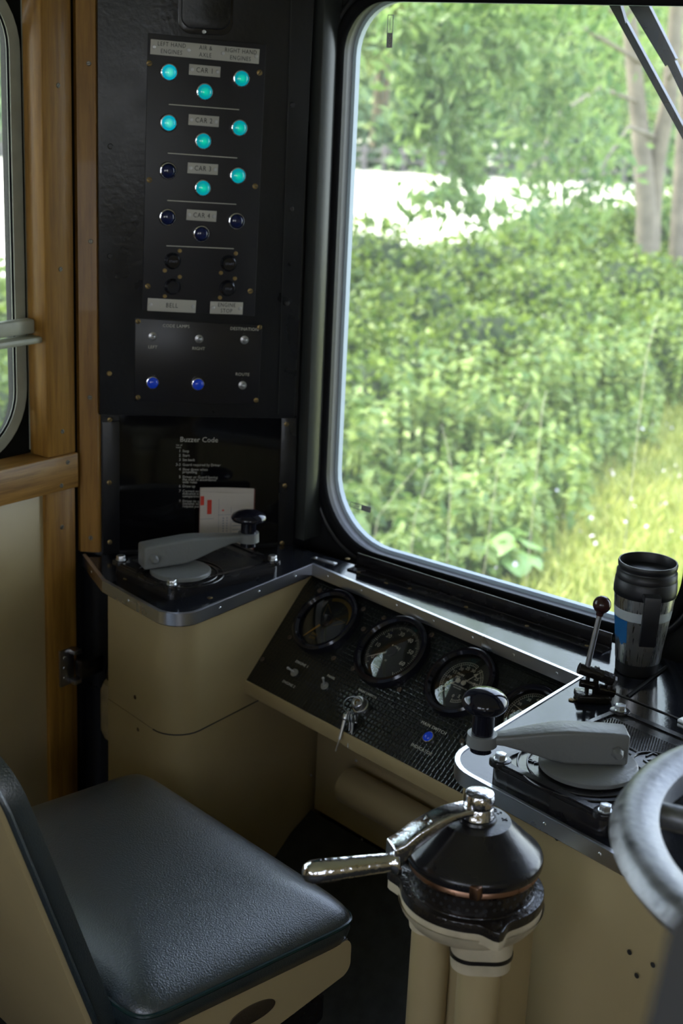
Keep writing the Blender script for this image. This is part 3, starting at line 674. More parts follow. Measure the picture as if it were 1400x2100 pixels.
for px, py in ((277, 1240), (333, 1266), (277, 1430), (283, 1496)):
    screw(ped, frame(on(px, py, *FP), (.98, -.16, 0), (0, 0, 1)), dbrass, .0036)
ped2 = thing('right_desk_pedestal', 'large flat cream panel pedestal under the right end of the desk, behind the brake valve', 'cabinet', (-.5, 1.7, 0))
rp_ = fillet([(R1p[0] + .01, R1p[1] + .03), (Rk.x + .011, Rk.y + .010), (Rend.x, Rend.y + .011), (Rend.x, 2.03), (R1p[0] + .01, 2.03)], {1: .055})
MB().prism(rp_, 0.0, DZ - .0215).build('casing', cream, ped2)
RF = ((Rk.x, Rk.y + .009, 0), (dR.y, -dR.x, 0))
for px, py in ((1141, 1719), (1290, 1953), (1338, 1979), (1305, 2001)):
    screw(ped2, frame(on(px, py, *RF), (dR.x, dR.y, 0), (0, 0, 1)), ink, .0035, h=.0004, name='screw_hole')
# recess below the instrument panel
rec = thing('foot_recess', 'cream painted recess lining with ledge under the instrument panel', 'panelling', (-1.3, 1.98, 0))
BLp = V((-1.591, 1.804, .575)); 
def ap(o, u, v, z): q = V(o) + AU * u + AV * v; return V((q.x, q.y, z))
O_ = V((TC[0], TC[1], 0))
bz = .235
mb = MB(frame(ap(O_, -.005, .035, 0), AU, (0, 0, 1))); mb.box((.33, (bz + .70) / 2, -.01), (.66, .70 - bz, .02)).build('back_panel', cream, rec)
mb = MB(frame(ap(O_, 0, -.176, 0), AU, (0, 0, 1))); mb.box((.315, .562, -.006), (.63, .026, .012), bev=.003).box((.315, .553, -.03), (.63, .008, .05)).build('support_ledge', cream, rec)
cy = Z(750, 1610, .30); c0 = on(700, 1598, O_ + AV * .0, AV); 
MB().cyl(ap(O_, .13, -.005, c0.z), ap(O_, .60, -.005, c0.z), .034, seg=28).build('conduit_cover', cream, rec)
MB(frame(ap(O_, 0, .034, 0), AU, (0, 0, 1))).box((.36, .43, .001), (.46, .075, .004), bev=.001).build('access_plate', cream, rec)
for px, py in ((645, 1488), (638, 1590), (730, 1560), (782, 1605), (622, 1662), (742, 1722)):
    screw(rec, frame(on(px, py, O_ + AV * .03, AV), AU, (0, 0, 1)), steel, .003)
# sloping footrest
fr_ = MB(); a = O_ + AV * .03; n0 = -.43
pts = [(-.0, bz), (.0, bz - .02), (n0, -.0), (n0, .0)]
q = lambda u, v, z: tuple(ap(O_, u, v, z))
fr_.add([q(-.004, .025, bz), q(.63, .025, bz), q(.63, -.33, .0), q(-.004, -.33, .0), q(-.004, .025, 0), q(.63, .025, 0)], [(0, 1, 2, 3), (0, 4, 5, 1), (3, 2, 5, 4), (0, 3, 4), (1, 5, 2)])
o = fr_.build('footrest', lino); tag(o, 'dark sloping footrest in the recess under the desk', 'footrest')
e = thing('tread_strip', 'ribbed metal tread strip on the floor beside the seat', 'tread strip', Z(618, 2088, 0))
M = frame(Z(618, 2088, 0), Z(662, 2100, 0) - Z(572, 2074, 0), n=(0, 0, 1))
MB(M).box((.03, 0, .002), (.30, .048, .004), bev=.001).build('base_plate', tread, e)
mb = MB(M)
for k in range(6): mb.box((.03, -.019 + .0076 * k, .005), (.30, .003, .003))
mb.build('ribs', dust, e)
# clutter between door and pedestal
e = thing('valve_bottle', 'cream cylindrical bottle on a pipe in the dark gap beside the desk pedestal', 'pipe fitting', (-1.852, 1.735, .0))
MB().lathe([(0, .40), (.03, .405), (.036, .42), (.036, .50), (.030, .515), (.016, .52), (0, .52)], Matrix.Translation((-1.852, 1.735, 0))).build('bottle', creamw, e)
MB().ball((-1.852, 1.735, .535), .028).build('valve_ball', oily, e)
MB().cyl((-1.852, 1.735, 0), (-1.852, 1.735, .41), .008).cyl((-1.852, 1.735, .53), (-1.845, 1.75, .70), .006).build('pipe', oily, e)
h = thing('door_latch', 'dull metal door latch plate on the lower door post', 'latch', on(142, 1367, (-1.932, 0, 0), (1, 0, 0)))
p = on(135, 1367, (-1.932, 0, 0), (1, 0, 0)); M = frame(p, (0, 1, 0), (0, 0, 1))
MB(M).box((0, 0, .002), (.034, .072, .004), bev=.001).build('latch_plate', steel, h)
for s in (-1, 1): MB(M).box((.014, s * .030, .010), (.018, .009, .018), bev=.002).build('latch_lug', steel, h)
MB(M).box((.040, -.004, .02), (.055, .034, .02), bev=.003).build('latch_arm', oily, h)
for s in (-1, 0, 1): screw(h, M @ Matrix.Translation((-.006, s * .02, .004)), steel, .004)

# ------------------------------------------------------------------ instrument panel
pl0 = V((-1.600, 1.980, .722)); PV = V((.008, -.176, -.145)); PV = (PV - AU * PV.dot(AU)).normalized(); PN = AU.cross(-PV).normalized()
PF = frame(pl0, AU, n=PN)                       # u right, v up the slope, n out of the panel
def pin(px, py): d = on(px, py, pl0, PN) - pl0; return d.dot(AU), d.dot(-PV)
ip = thing('instrument_panel', 'sloping embossed black instrument panel with four round gauges', 'panel', pl0 + AU * .3 + PV * .11)
MB(PF).box((.3065, -.108, -.004), (.625, .240, .008), bev=.001).build('panel_plate', hexp, ip, at=PF)
def G_(u, v, r): return PF @ Matrix.Translation((u, v, 0))
def gauge(px, py, R, kind):
    TILT = 6.0 if kind == 1 else 3.5
    u, v = pin(px, py); M = PF @ Matrix.Translation((u, v, 0))
    g = MB(M).lathe([(R, 0), (R, .010), (R * .985, .014), (R * .93, .017), (R * .86, .017), (R * .80, .012), (R * .80, .004), (0, .004)], seg=56).build('gauge', bakelite, ip, at=M)
    MB(M).lathe([(R * .80, .0045), (0, .0045)], seg=48).build('dial', dialb, g)
    MB(M @ Matrix.Rotation(math.radians(TILT), 4, 'X')).lathe([(R * .81 * k, .0155 - .0065 * k * k) for k in (1, .9, .8, .65, .5, .35, .2, 0)], seg=48).build('gauge_glass', dialglass, g, sharp=180)
    return g, M
def ticks(mb, r0, r1, a0, a1, n, w=.0006, big=5, rb=.003, cx=0, cy=0):
    for i in range(n + 1):
        a = math.radians(a0 + (a1 - a0) * i / n); rr = r0 - (rb if i % big == 0 else 0); c, s = math.cos(a), math.sin(a); wi_ = w * (1.5 if i % big == 0 else 1)
        mb.add([(cx + rr * c - wi_ * s, cy + rr * s + wi_ * c, .0052), (cx + r1 * c - wi_ * s, cy + r1 * s + wi_ * c, .0052), (cx + r1 * c + wi_ * s, cy + r1 * s - wi_ * c, .0052), (cx + rr * c + wi_ * s, cy + rr * s - wi_ * c, .0052)], [(0, 1, 2, 3)])
def arc(mb, r, a0, a1, w, cx=0, cy=0, z=.0052):
    n = 40; vs = []
    for i in range(n + 1):
        a = math.radians(a0 + (a1 - a0) * i / n); vs += [(cx + (r - w) * math.cos(a), cy + (r - w) * math.sin(a), z), (cx + (r + w) * math.cos(a), cy + (r + w) * math.sin(a), z)]
    mb.add(vs, [(2 * i, 2 * i + 1, 2 * i + 3, 2 * i + 2) for i in range(n)])
def needle(mb, a, r, w=.0014, tail=.0, cx=0, cy=0, z=.007, tri=True):
    c, s = math.cos(math.radians(a)), math.sin(math.radians(a)); P_ = lambda t, k: (cx + t * c - k * s, cy + t * s + k * c)
    q = [P_(tail, w), P_(tail, -w), P_(r, -w * .15), P_(r, w * .15)]
    mb.add([(x, y, z) for x, y in q] + [(x, y, z + .0006) for x, y in q], [(0, 1, 2, 3), (4, 5, 6, 7), (0, 1, 5, 4), (1, 2, 6, 5), (2, 3, 7, 6), (3, 0, 4, 7)])
T = lambda x, y, z=.0052, rot=0: Matrix.Translation((x, y, z)) @ Matrix.Rotation(math.radians(rot), 4, 'Z')
# 1 engine speed
R = .066; g, M = gauge(672, 1278, R, 0); g['label'] = 'leftmost gauge with orange needle'
mb = MB(M); arc(mb, R * .72, 12, 118, .0035); mb.build('scale_arc', amberd, g)
mb = MB(M)
for a in (128, 18):
    c, s = math.cos(math.radians(a)), math.sin(math.radians(a)); o1 = V((R * .25 * c, R * .25 * s)); tip = V((R * .62 * c, R * .62 * s)); w = V((-s, c)) * .008
    for x, y in ((o1 + w, tip), (o1 - w, tip)):
        d = (y - x).normalized(); k = V((-d.y, d.x)) * .0005; mb.add([(*(x + k), .0052), (*(x - k), .0052), (*(y - k), .0052), (*(y + k), .0052)], [(0, 1, 2, 3)])
mb.build('pointer_marks', MATS['dull_amber_arc'], g)
mb = MB(M); mb.text('ENG', .0075, T(-.004, -.031)); mb.text('RPM', .0075, T(-.004, -.039)); mb.build('dial_lettering', MATS['dull_amber_arc'], g)
mb = MB(M); needle(mb, 243, R * .74, .0022, .012); mb.build('needle', amber, g)
MB(M).lathe([(.0125, .005), (.0125, .0085), (.011, .010), (0, .010)], seg=24).build('needle_hub', blackm, g)
# 2 speedometer
R = .070; g, M = gauge(806, 1340, R, 1); g['label'] = 'speedometer marked MPH'
mb = MB(M); ticks(mb, R * .66, R * .73, 228, -48, 70, .00032, 5, .0022); mb.build('scale_ticks', dialw, g)
mb = MB(M)
for i, t in enumerate(('0', '10', '20', '30', '40', '50', '60')):
    a = math.radians(218 - 39.5 * i); mb.text(t, .0115, T(R * .52 * math.cos(a), R * .52 * math.sin(a)))
mb.text('MPH', .0100, T(.001, .009)); mb.text('N', .0055, T(0, -.019)); mb.text('SPEED RECORD', .0028, T(-.010, -.036)); mb.build('dial_lettering', dialw, g)
mb = MB(M); needle(mb, 216, R * .66, .0018, .010); mb.build('needle', MATS['dial_print'], g)
MB(M).lathe([(.010, .005), (.010, .0085), (0, .0095)], seg=24).build('needle_hub', blackm, g)
# 3 duplex vacuum gauge
R = .064; g, M = gauge(948, 1403, R, 2); g['label'] = 'twin needle vacuum gauge'
mb = MB(M); arc(mb, R * .60, 75, 232, .0003); arc(mb, R * .53, 75, 232, .0003); ticks(mb, R * .53, R * .60, 232, 75, 30, .0003, 5, .003)
arc(mb, R * .60, -82, 62, .0003); arc(mb, R * .53, -82, 62, .0003); ticks(mb, R * .53, R * .60, 62, -82, 30, .0003, 5, .003); mb.build('scale_ticks', dialw, g)
mb = MB(M)
for i, t in enumerate(('0', '5', '10', '15', '20', '25', '30')):
    a = math.radians(230 - 25.5 * i); mb.text(t, .0085, T(R * .42 * math.cos(a), R * .42 * math.sin(a), rot=0))
for i, t in enumerate(('30', '25', '20', '15', '10', '5', '0')):
    a = math.radians(60 - 24 * i); 
    if i: mb.text(t, .0085, T(R * .42 * math.cos(a), R * .42 * math.sin(a), rot=0))
mb.text('TRAIN', .0055, T(-.011, .012)); mb.text('PIPE', .0055, T(-.012, .006)); mb.text('VACUUM', .0050, T(.014, .006)); mb.text('GRESHAM & CRAVEN LTD', .0032, T(0, -.008)); mb.text('MANCHESTER', .0026, T(0, -.012))
mb.build('dial_lettering', dialw, g)
for cx, a in ((-.006, 229), (.006, 60)):
    mb = MB(M); needle(mb, a, R * .58, .0008, 0, cx); needle(mb, a, R * .44, .0034, R * .33, cx, z=.0074); mb.lathe([(.0042, .006), (.0042, .0085), (0, .009)], T(cx, 0, 0), 18); mb.build('needle', MATS['dial_print'], g)
# 4 right hand gauge, half hidden
R = .056; g, M = gauge(1086, 1473, R, 3); g['label'] = 'small gauge half hidden behind the desk edge'
mb = MB(M); arc(mb, R * .74, -40, 220, .0003); arc(mb, R * .66, -40, 220, .0003); ticks(mb, R * .66, R * .74, 220, -40, 50, .0003, 10, .003); mb.build('scale_ticks', dialw, g)
mb = MB(M)
for i, t in enumerate(('0', '10', '20', '30', '40', '50', '60')):
    a = math.radians(215 - 30 * i); mb.text(t, .0075, T(R * .55 * math.cos(a), R * .55 * math.sin(a)))
mb.text('LBS', .006, T(0, -.012)); mb.build('dial_lettering', dialw, g)
mb = MB(M); needle(mb, 168, R * .6, .0016, .004); mb.lathe([(.007, .006), (.007, .009), (0, .0095)], None, 18); mb.build('needle', MATS['dial_print'], g)
def toggle(parent, M, tilt=(0, 1), L=.015, col=steel):
    t = MB(M).lathe([(.0075, 0), (.0075, .0015), (.0058, .002), (.0058, .0045), (.0042, .005), (.0030, .003), (0, .003)], seg=20).build('toggle_switch', col, parent)
    e_ = V((tilt[0] * .55, tilt[1] * .55, 1)).normalized() * L
    MB(M).cyl((0, 0, .003), e_, .0014, .0022, 10).ball(e_, .0027, seg=12).build('lever', zinc, t); return t
for px, py, tl in ((604, 1380, (-1, -.2)), (666, 1407, (-.3, 1)), (948, 1543, (.1, 1))):
    u, v = pin(px, py); toggle(ip, PF @ Matrix.Translation((u, v, 0)), tl)
def ptext(t, px, py, size, m=ivory, name='lettering'):
    u, v = pin(px, py); return (t, size, Matrix.Translation((u, v, .0004)))
mb = MB(PF)
for a in (ptext('ENGINE 1', 619, 1362, .0070), ptext('ENGINE 2', 592, 1403, .0070), ptext('PANEL', 679, 1389, .0062), ptext('MAIN SWITCH', 753, 1423, .0062), ptext('MAIN SWITCH', 889, 1493, .0078), ptext('INDICATOR', 864, 1537, .0078), ptext('FAULT', 968, 1532, .0078)):
    MB(PF).text(a[0], a[1], a[2], .0003, sp=1.12).build('lettering', ivory, ip)
for px, py in ((655, 1211), (594, 1307), (684, 1350), (745, 1249), (787, 1267), (724, 1371), (745, 1290), (819, 1414), (885, 1302), (872, 1412), (981, 1336), (1107, 1411), (947, 1520), (538, 1352)):
    u, v = pin(px, py); screw(ip, PF @ Matrix.Translation((u, v, 0)), dbrass, .0045, True, .0016)
def lamp(parent, M, r, lens, name='indicator_lamp'):
    b = MB(M).lathe([(r * 1.02, 0), (r * 1.0, .003), (r * .92, .0055), (r * .82, .006), (r * .78, .004), (r * .78, 0)], seg=36).build(name, chrome, parent)
    MB(M).lathe([(r * .80, .003), (r * .74, .0055), (r * .62, .0078), (r * .45, .0092), (r * .22, .0098), (0, .010)], seg=32).build('lens', lens, b, at=M, sharp=80); return b
u, v = pin(880, 1514); l = lamp(ip, PF @ Matrix.Translation((u, v, 0)), .0105, lamp_blue); l['label'] = 'small lit blue lamp'
# key switch
u, v = pin(741, 1449); KM = PF @ Matrix.Translation((u, v, 0))
ks = MB(KM).lathe([(.0145, 0), (.0145, .004), (.0125, .005), (.0115, .016), (.0105, .017), (.0085, .0165), (.0075, .017), (0, .017)], seg=32).build('key_switch', steel, ip)
kb = KM @ V((0, 0, .017)); ring_c = kb + V((-.012, -.012, -.016))
kr = thing('key_bunch', 'bunch of steel keys hanging on a split ring from the key switch', 'keys', kb)
kt = KM @ V((-.004, .004, .024))
camdir = (CAMP - kb).normalized(); right = ROT @ V((1, 0, 0)); upw = V((0, 0, 1))
def key(a, b, w, m=zinc, bow=.009, teeth=True):
    a = V(a); b = V(b); d = (b - a).normalized(); s = d.cross(camdir).normalized(); s = (s * .45 + camdir * .9).normalized() if teeth else s; n_ = s.cross(d); M = frame(a, d, n=n_); L = (b - a).length
    k = MB(M); k.plate([circ(bow, 0, bow, 20), circ(bow * .6, 0, bow * .28, 12)], -.0009, .0009)
    pts = [(bow * 1.8, w / 2)]; n = 7
    for i in range(n): x = bow * 2.2 + (L - bow * 2.4) * i / n; pts += [(x, w / 2), (x + .001, w / 2 - (.0012 if i % 2 else .002)), (x + .0022, w / 2 - .0006)]
    pts += [(L, 0), (L - .002, -w / 2), (bow * 1.8, -w / 2)]; k.prism(pts, -.0008, .0008); return k.build('key', m, kr)
K = lambda px, py, off=.0: on(px, py, kb + V((0, 0, 0)) + camdir * off, camdir)
key(K(728, 1437, .004), K(744, 1449, -.004), .006, brass, .007, False)
rc = K(723, 1446, .003); rpts = [rc + right * .0155 * math.cos(t) + upw * .0155 * math.sin(t) + camdir * .004 * math.cos(t) for t in [2 * math.pi * i / 32 for i in range(32)]]
MB().tube(rpts, .0008, 6, True).build('split_ring', zinc, kr)
for a, b, w, off in (((720, 1460), (714, 1535), .006, .002), ((725, 1459), (718, 1524), .006, .006), ((731, 1460), (735, 1515), .007, .0), ((727, 1462), (722, 1512), .006, .009)):
    key(K(*a, off), K(*b, off), w)
a, b, c_ = K(708, 1470, .004), K(701, 1500, .005), K(688, 1541, .006)
d_ = thing('square_key', 'slim square carriage key dangling lowest from the key bunch', 'key', a)
MB().tube([K(716, 1458, .004), a], .002, 8).tube([a, b.lerp(c_, .4)], .0032, 8).tube([b.lerp(c_, .4), c_], .0016, 6).build('key_shank', steel, d_)
MB(axisM(a, b - a)).lathe([(.0045, -.004), (.0048, 0), (.0048, .004), (.003, .006), (0, .006)], seg=14).build('collar', zinc, d_)

# ------------------------------------------------------------------ indicator cabinet and its panels
OB = .020
u1, v1 = cuv(603, 859, OB); u0, v0 = cuv(204, 851, OB)
cab = thing('indicator_cabinet', 'tall black painted metal cabinet fixed in the cab corner', 'cabinet', C0 + CU * .18 + V((0, 0, v1)))
uR, vR = cuv(643, 0, OB)
MB(CF).prism([(u0, v0), (u1, v1), (uR + .003, 1.86), (uR + .003, 2.07), (u0, 2.07)], .0, OB, bev=.002).build('cabinet_body', black, cab)
x0, _ = cuv(575, 700, OB); MB(CF).box((x0 + .0, (v1 + 1.9) / 2, OB + .0012), (.0012, 1.9 - v1 - .02, .0024)).build('door_seam', ink, cab)
x1, _ = cuv(590, 500, OB)
for px, py in ((599, 215), (597, 428), (588, 622), (226, 300), (225, 525), (224, 766)):
    a, b = cuv(px, py, OB); screw(cab, CF @ Matrix.Translation((a, b, OB)), blackm if px > 300 else MATS['dull_brass'] if py > 700 else black, .0048, h=.0016)
def cf(px, py, off): a, b = cuv(px, py, off); return CF @ Matrix.Translation((a, b, off))
def rowM(pl, pr, off):                        # frame whose u runs from pixel pl to pixel pr
    a = cpx(*pl, off); b = cpx(*pr, off); return frame((a + b) / 2, b - a, n=CN), (b - a).length
# ventilator flap at the top
a, b = cuv(368, 48, OB); c_, d2 = cuv(474, 62, OB)
vn = thing('ventilator_flap', 'black rounded ventilator flap above the indicator panel', 'ventilator', C0 + CU * (a + c_) / 2 + V((0, 0, b)))
MB(CF).prism(rrect(a - .003, b - .016, c_ + .002, b + .15, .022), OB, OB + .004, bev=.001).build('flap_rim', darkp, vn)
MB(CF).prism(rrect(a + .002, b - .007, c_ - .004, b + .14, .018), OB + .004, OB + .012, bev=.002).build('flap', black, vn)
screw(vn, cf(418, 65, OB + .004), steel, .0035)
# engine indicator panel
PO = OB + .003
ep = thing('engine_indicator_panel', 'matt black panel with three columns of green and blue indicator lamps', 'panel', cpx(415, 370, PO))
q = [cuv(303, 68, OB), cuv(545, 92, OB), cuv(521, 648, OB), cuv(291, 634, OB)]
MB(CF).prism([q[3], q[2], q[1], q[0]], OB, PO, bev=.0006).build('panel_plate', blackm, ep)
for px, py in ((306, 130), (532, 149), (306, 369), (523, 382), (303, 587), (513, 597)): screw(ep, cf(px, py, PO), brass, .0048, True)
LR = .0152
for px, py, on_ in ((346, 148, 2), (494, 161, 1), (419, 188, 1), (345, 252, 2), (490, 262, 1), (416, 289, 1), (344, 350, 0), (487, 360, 1), (415, 385, 1), (343, 445, 0), (484, 453, 0), (412, 479, 0)):
    l = lamp(ep, cf(px, py, PO), LR, (lamp_off, lamp_on, lamp_hot)[on_]); l['label'] = 'unlit blue indicator lamp' if not on_ else 'lit green indicator lamp'
def lplate(parent, tl, tr, hpx, lines, size, scr, off=PO, m=white):
    M, L = rowM(tl, tr, off); H = (cpx(tl[0], tl[1], off) - cpx(tl[0], tl[1] + hpx, off)).length
    M = M @ Matrix.Translation((0, -H / 2, 0)); p_ = MB(M).box((0, 0, .0008), (L, H, .0016), bev=.0003).build('label_plate', m, parent)
    for x_ in sorted(set(l_[1] for l_ in lines)):
        t = MB(M)
        for s, x, y in lines:
            if x == x_: t.text(s, size, Matrix.Translation((x * L, y * H, .0018)), .0002, sx=.82, sp=1.15)
        t.build('lettering', ink, p_)
    for x in scr: screw_bm(M @ Matrix.Translation((x * L, 0, .0016)), .0032).build('screw', MATS['steel'] if True else None, p_)
lplate(ep, (309, 80), (532, 101), 31, (('LEFT HAND', -.31, .24), ('ENGINES', -.31, -.24), ('AIR &', 0, .24), ('AXLE', 0, -.24), ('RIGHT HAND', .325, .24), ('ENGINES', .325, -.24)), .0100, (-.47, -.155, .16, .47))
for i, (tl, tr) in enumerate((((388, 131), (452, 137)), ((387, 234), (449, 239)), ((385, 333), (447, 337)), ((383, 429), (444, 433)))):
    lplate(ep, tl, tr, 22, (('CAR ' + str(i + 1), 0, 0),), .0120, (-.41, .41))
lplate(ep, (303, 611), (402, 616), 26, (('BELL', 0, 0),), .0115, (-.44, .44))
lplate(ep, (431, 618), (498, 620), 25, (('ENGINE', 0, .24), ('STOP', 0, -.24)), .0100, (-.41, .41))
for a, b in (((346, 214), (490, 225)), ((344, 314), (486, 324)), ((343, 411), (484, 419)), ((341, 504), (479, 510))):
    M, L = rowM(a, b, PO); MB(M).box((0, 0, .0004), (L, .0014, .0008)).build('divider_line', ivory, ep)
for px, py, t in ((353, 535, 'START'), (468, 540, 'START'), (353, 588, ''), (466, 591, 'STOP')):
    M = rowM((px - 20, py - 1), (px + 20, py + .5), PO)[0]
    b_ = MB(M).lathe([(.0145, 0), (.0145, .004), (.0125, .006), (.0120, .010), (.0105, .0115), (0, .0115)], seg=28).build('push_button', bakelite, ep)
    if t: MB(M).text(t, .0052, Matrix.Translation((0, 0, .0118)), .0002).build('lettering', MATS['grey_print'], b_)
    for s in (-1, 1): screw_bm(M @ Matrix.Translation((s * .0125, s * .0175, 0)), .0038).build('screw', brass, b_)
# code lamp panel
cp = thing('code_lamp_panel', 'black panel lettered CODE LAMPS with switches and two blue lamps', 'panel', cpx(406, 740, PO))
q = [cuv(277, 652, OB), cuv(537, 668, OB), cuv(529, 829, OB), cuv(275, 822, OB)]
MB(CF).prism([q[3], q[2], q[1], q[0]], OB, PO - .0005, bev=.0005).build('panel_plate', mat('satin_black_panel', (.012, .011, .014), .3, bump=.05, bscale=500), cp)
for px, py in ((283, 659), (532, 671), (283, 815), (525, 821)): screw(cp, cf(px, py, PO), brass, .0045, True)
for px, py in ((313, 690), (408, 695), (501, 697), (497, 790)): toggle(cp, cf(px, py, PO - .0005), (0, .25), .012)
for px, py in ((312, 784), (405, 787)): l = lamp(cp, cf(px, py, PO - .0005), .0122, lamp_blue); l['label'] = 'lit blue lamp in chrome bezel'
mb = MB()
for t, px, py, sz in (('CODE LAMPS', 361, 669, .0078), ('LEFT', 313, 712, .0078), ('RIGHT', 407, 715, .0078), ('DESTINATION', 501, 675, .0078), ('ROUTE', 497, 768, .0078)):
    M = rowM((px - 20, py - .8), (px + 20, py + .8), PO)[0]; MB().text(t, sz, M, .0002, sp=1.05).build('lettering', ivory, cp)
for px, py in ((408, 684), (501, 686), (497, 778)): MB().lathe([(.0028, 0), (.0028, .0006), (0, .0006)], cf(px, py, PO - .0005), 12).build('index_dot', ink, cp)
# buzzer code panel in the recess below
bp = thing('buzzer_code_panel', 'glossy black sheet lettered Buzzer Code below the indicator cabinet', 'panel', cpx(400, 1000, .003))
q = [cuv(244, 851, .002), cuv(570, 856, .002)]
ub0 = q[0][0]; ub1 = cuv(572, 1000, .002)[0]
MB(CF).box(((ub0 + ub1) / 2, (DZ + v1) / 2 + .02, .0015), (ub1 - ub0, v1 - DZ + .03, .003)).build('sheet', gloss, bp)
mb = MB()
def bt(t, px, py, sz, al='LEFT'):
    M = rowM((px - 20, py - .2), (px + 20, py + .4), .0032)[0]; MB().text(t, sz, M, .0001, al).build('lettering', MATS['engraved_label'], bp)
bt('Buzzer Code', 408, 902, .0135, 'CENTER'); bt('No of\nbeats', 361, 915, .0045)
for n_, y, lines in (('1', 925, ('Stop',)), ('2', 934, ('Start',)), ('3', 943, ('Set back',)), ('3-3', 953, ('Guard required by Driver',)), ('4', 962.5, ('Slow down when', 'propelling')), ('5', 978, ('Driver or Guard leaving', 'the train in accordance', 'with rules')),
        ('6', 997, ('Draw up',)), ('7', 1007, ('Correct working', 'indicated in guard', 'compartment')), ('9', 1027.5, ('Driver to speak on', 'available telephone', 'request points'))):
    bt(n_, 370.5, y, .0072, 'RIGHT')
    for i, t in enumerate(lines): bt(t, 374, y + i * 5.3, .0068)
for (x_a, x_b, nm) in ((.004, ub0, 'left_strip'), (ub1, CL - .002, 'right_strip')):
    MB(CF).box(((x_a + x_b) / 2, (DZ + v1) / 2, .003), (x_b - x_a, v1 - DZ, .006), bev=.001).build('edge_strip', black, bp)
for px, py in ((225, 861), (224, 990), (225, 1112), (587, 870), (584, 996), (578, 1114)): screw(bp, cf(px, py, .006), brass, .0045, True)

# ------------------------------------------------------------------ booklet propped against the buzzer panel
bk = thing('booklet', 'small worn white booklet with red printed blocks standing against the black panel', 'booklet', Z(465, 1092, DZ))
BO = .034
bl = cpx(411, 1004, BO); br_ = cpx(523, 1020, BO); bw = (br_ - bl).length; bh = bl.z - DZ - .001
BM_ = frame((bl.x, bl.y, DZ + .001), (br_.x - bl.x, br_.y - bl.y, 0), (0, 0, 1))
def sheet(name, m, y0, w, h, curve, t=.0006, x0=0.0, slope=0.0):
    vs = []; fs = []; n = 12
    for i in range(n + 1):
        x = x0 + w * i / n; y = y0 + curve * math.sin(math.pi * i / n); hh_ = h - slope * i / n
        vs += [(x, 0, y), (x, hh_, y), (x, hh_, y + t), (x, 0, y + t)]
    for i in range(n):
        for k in range(4): fs.append((i * 4 + k, i * 4 + (k + 1) % 4, i * 4 + 4 + (k + 1) % 4, i * 4 + 4 + k))
    fs += [(0, 3, 2, 1), tuple(n * 4 + k for k in range(4))]
    return MB(BM_).add(vs, fs).build(name, m, bk)
sheet('back_cover', maroon, -.009, bw * 1.0, bh * .985, .001, slope=.004)
sheet('page', paper, -.005, bw * .97, bh * 1.02, -.003, slope=.006); sheet('page', paper, -.003, bw * .96, bh * 1.015, -.0025, slope=.007)
fc = sheet('front_cover', paper, 0, bw * .955, bh * .97, .002, slope=.008)
mb = MB(BM_)
def pr(x0, x1, y0, y1): z = .0009 + .002 * math.sin(math.pi * (x0 + x1) / 2 / .955); mb.box(((x0 + x1) / 2 * bw, (y0 + y1) / 2 * bh, z), ((x1 - x0) * bw, (y1 - y0) * bh, .0003))
pr(.0, .065, .76, .90); pr(.12, .20, .62, .84); pr(.385, .42, .66, .685); mb.build('red_print', red, fc)
mb = MB(BM_)
for i in range(7):
    for j in range(4): 
        if not (i > 3): pr(.03 + .075 * j, .055 + .075 * j, .08 + .07 * i, .10 + .07 * i)
for i in range(12): pr(.40, .42, .10 + .04 * i, .12 + .04 * i); pr(.47, .485, .10 + .04 * i, .12 + .04 * i)
for i in range(9): pr(.57, .82 - .02 * (i % 3), .12 + .06 * i, .128 + .06 * i)
pr(0, .31, .545, .55); pr(.325, .33, .05, .85); pr(.545, .55, .05, .72); pr(.31, .545, .60, .605); mb.build('grey_print', greytxt, fc)

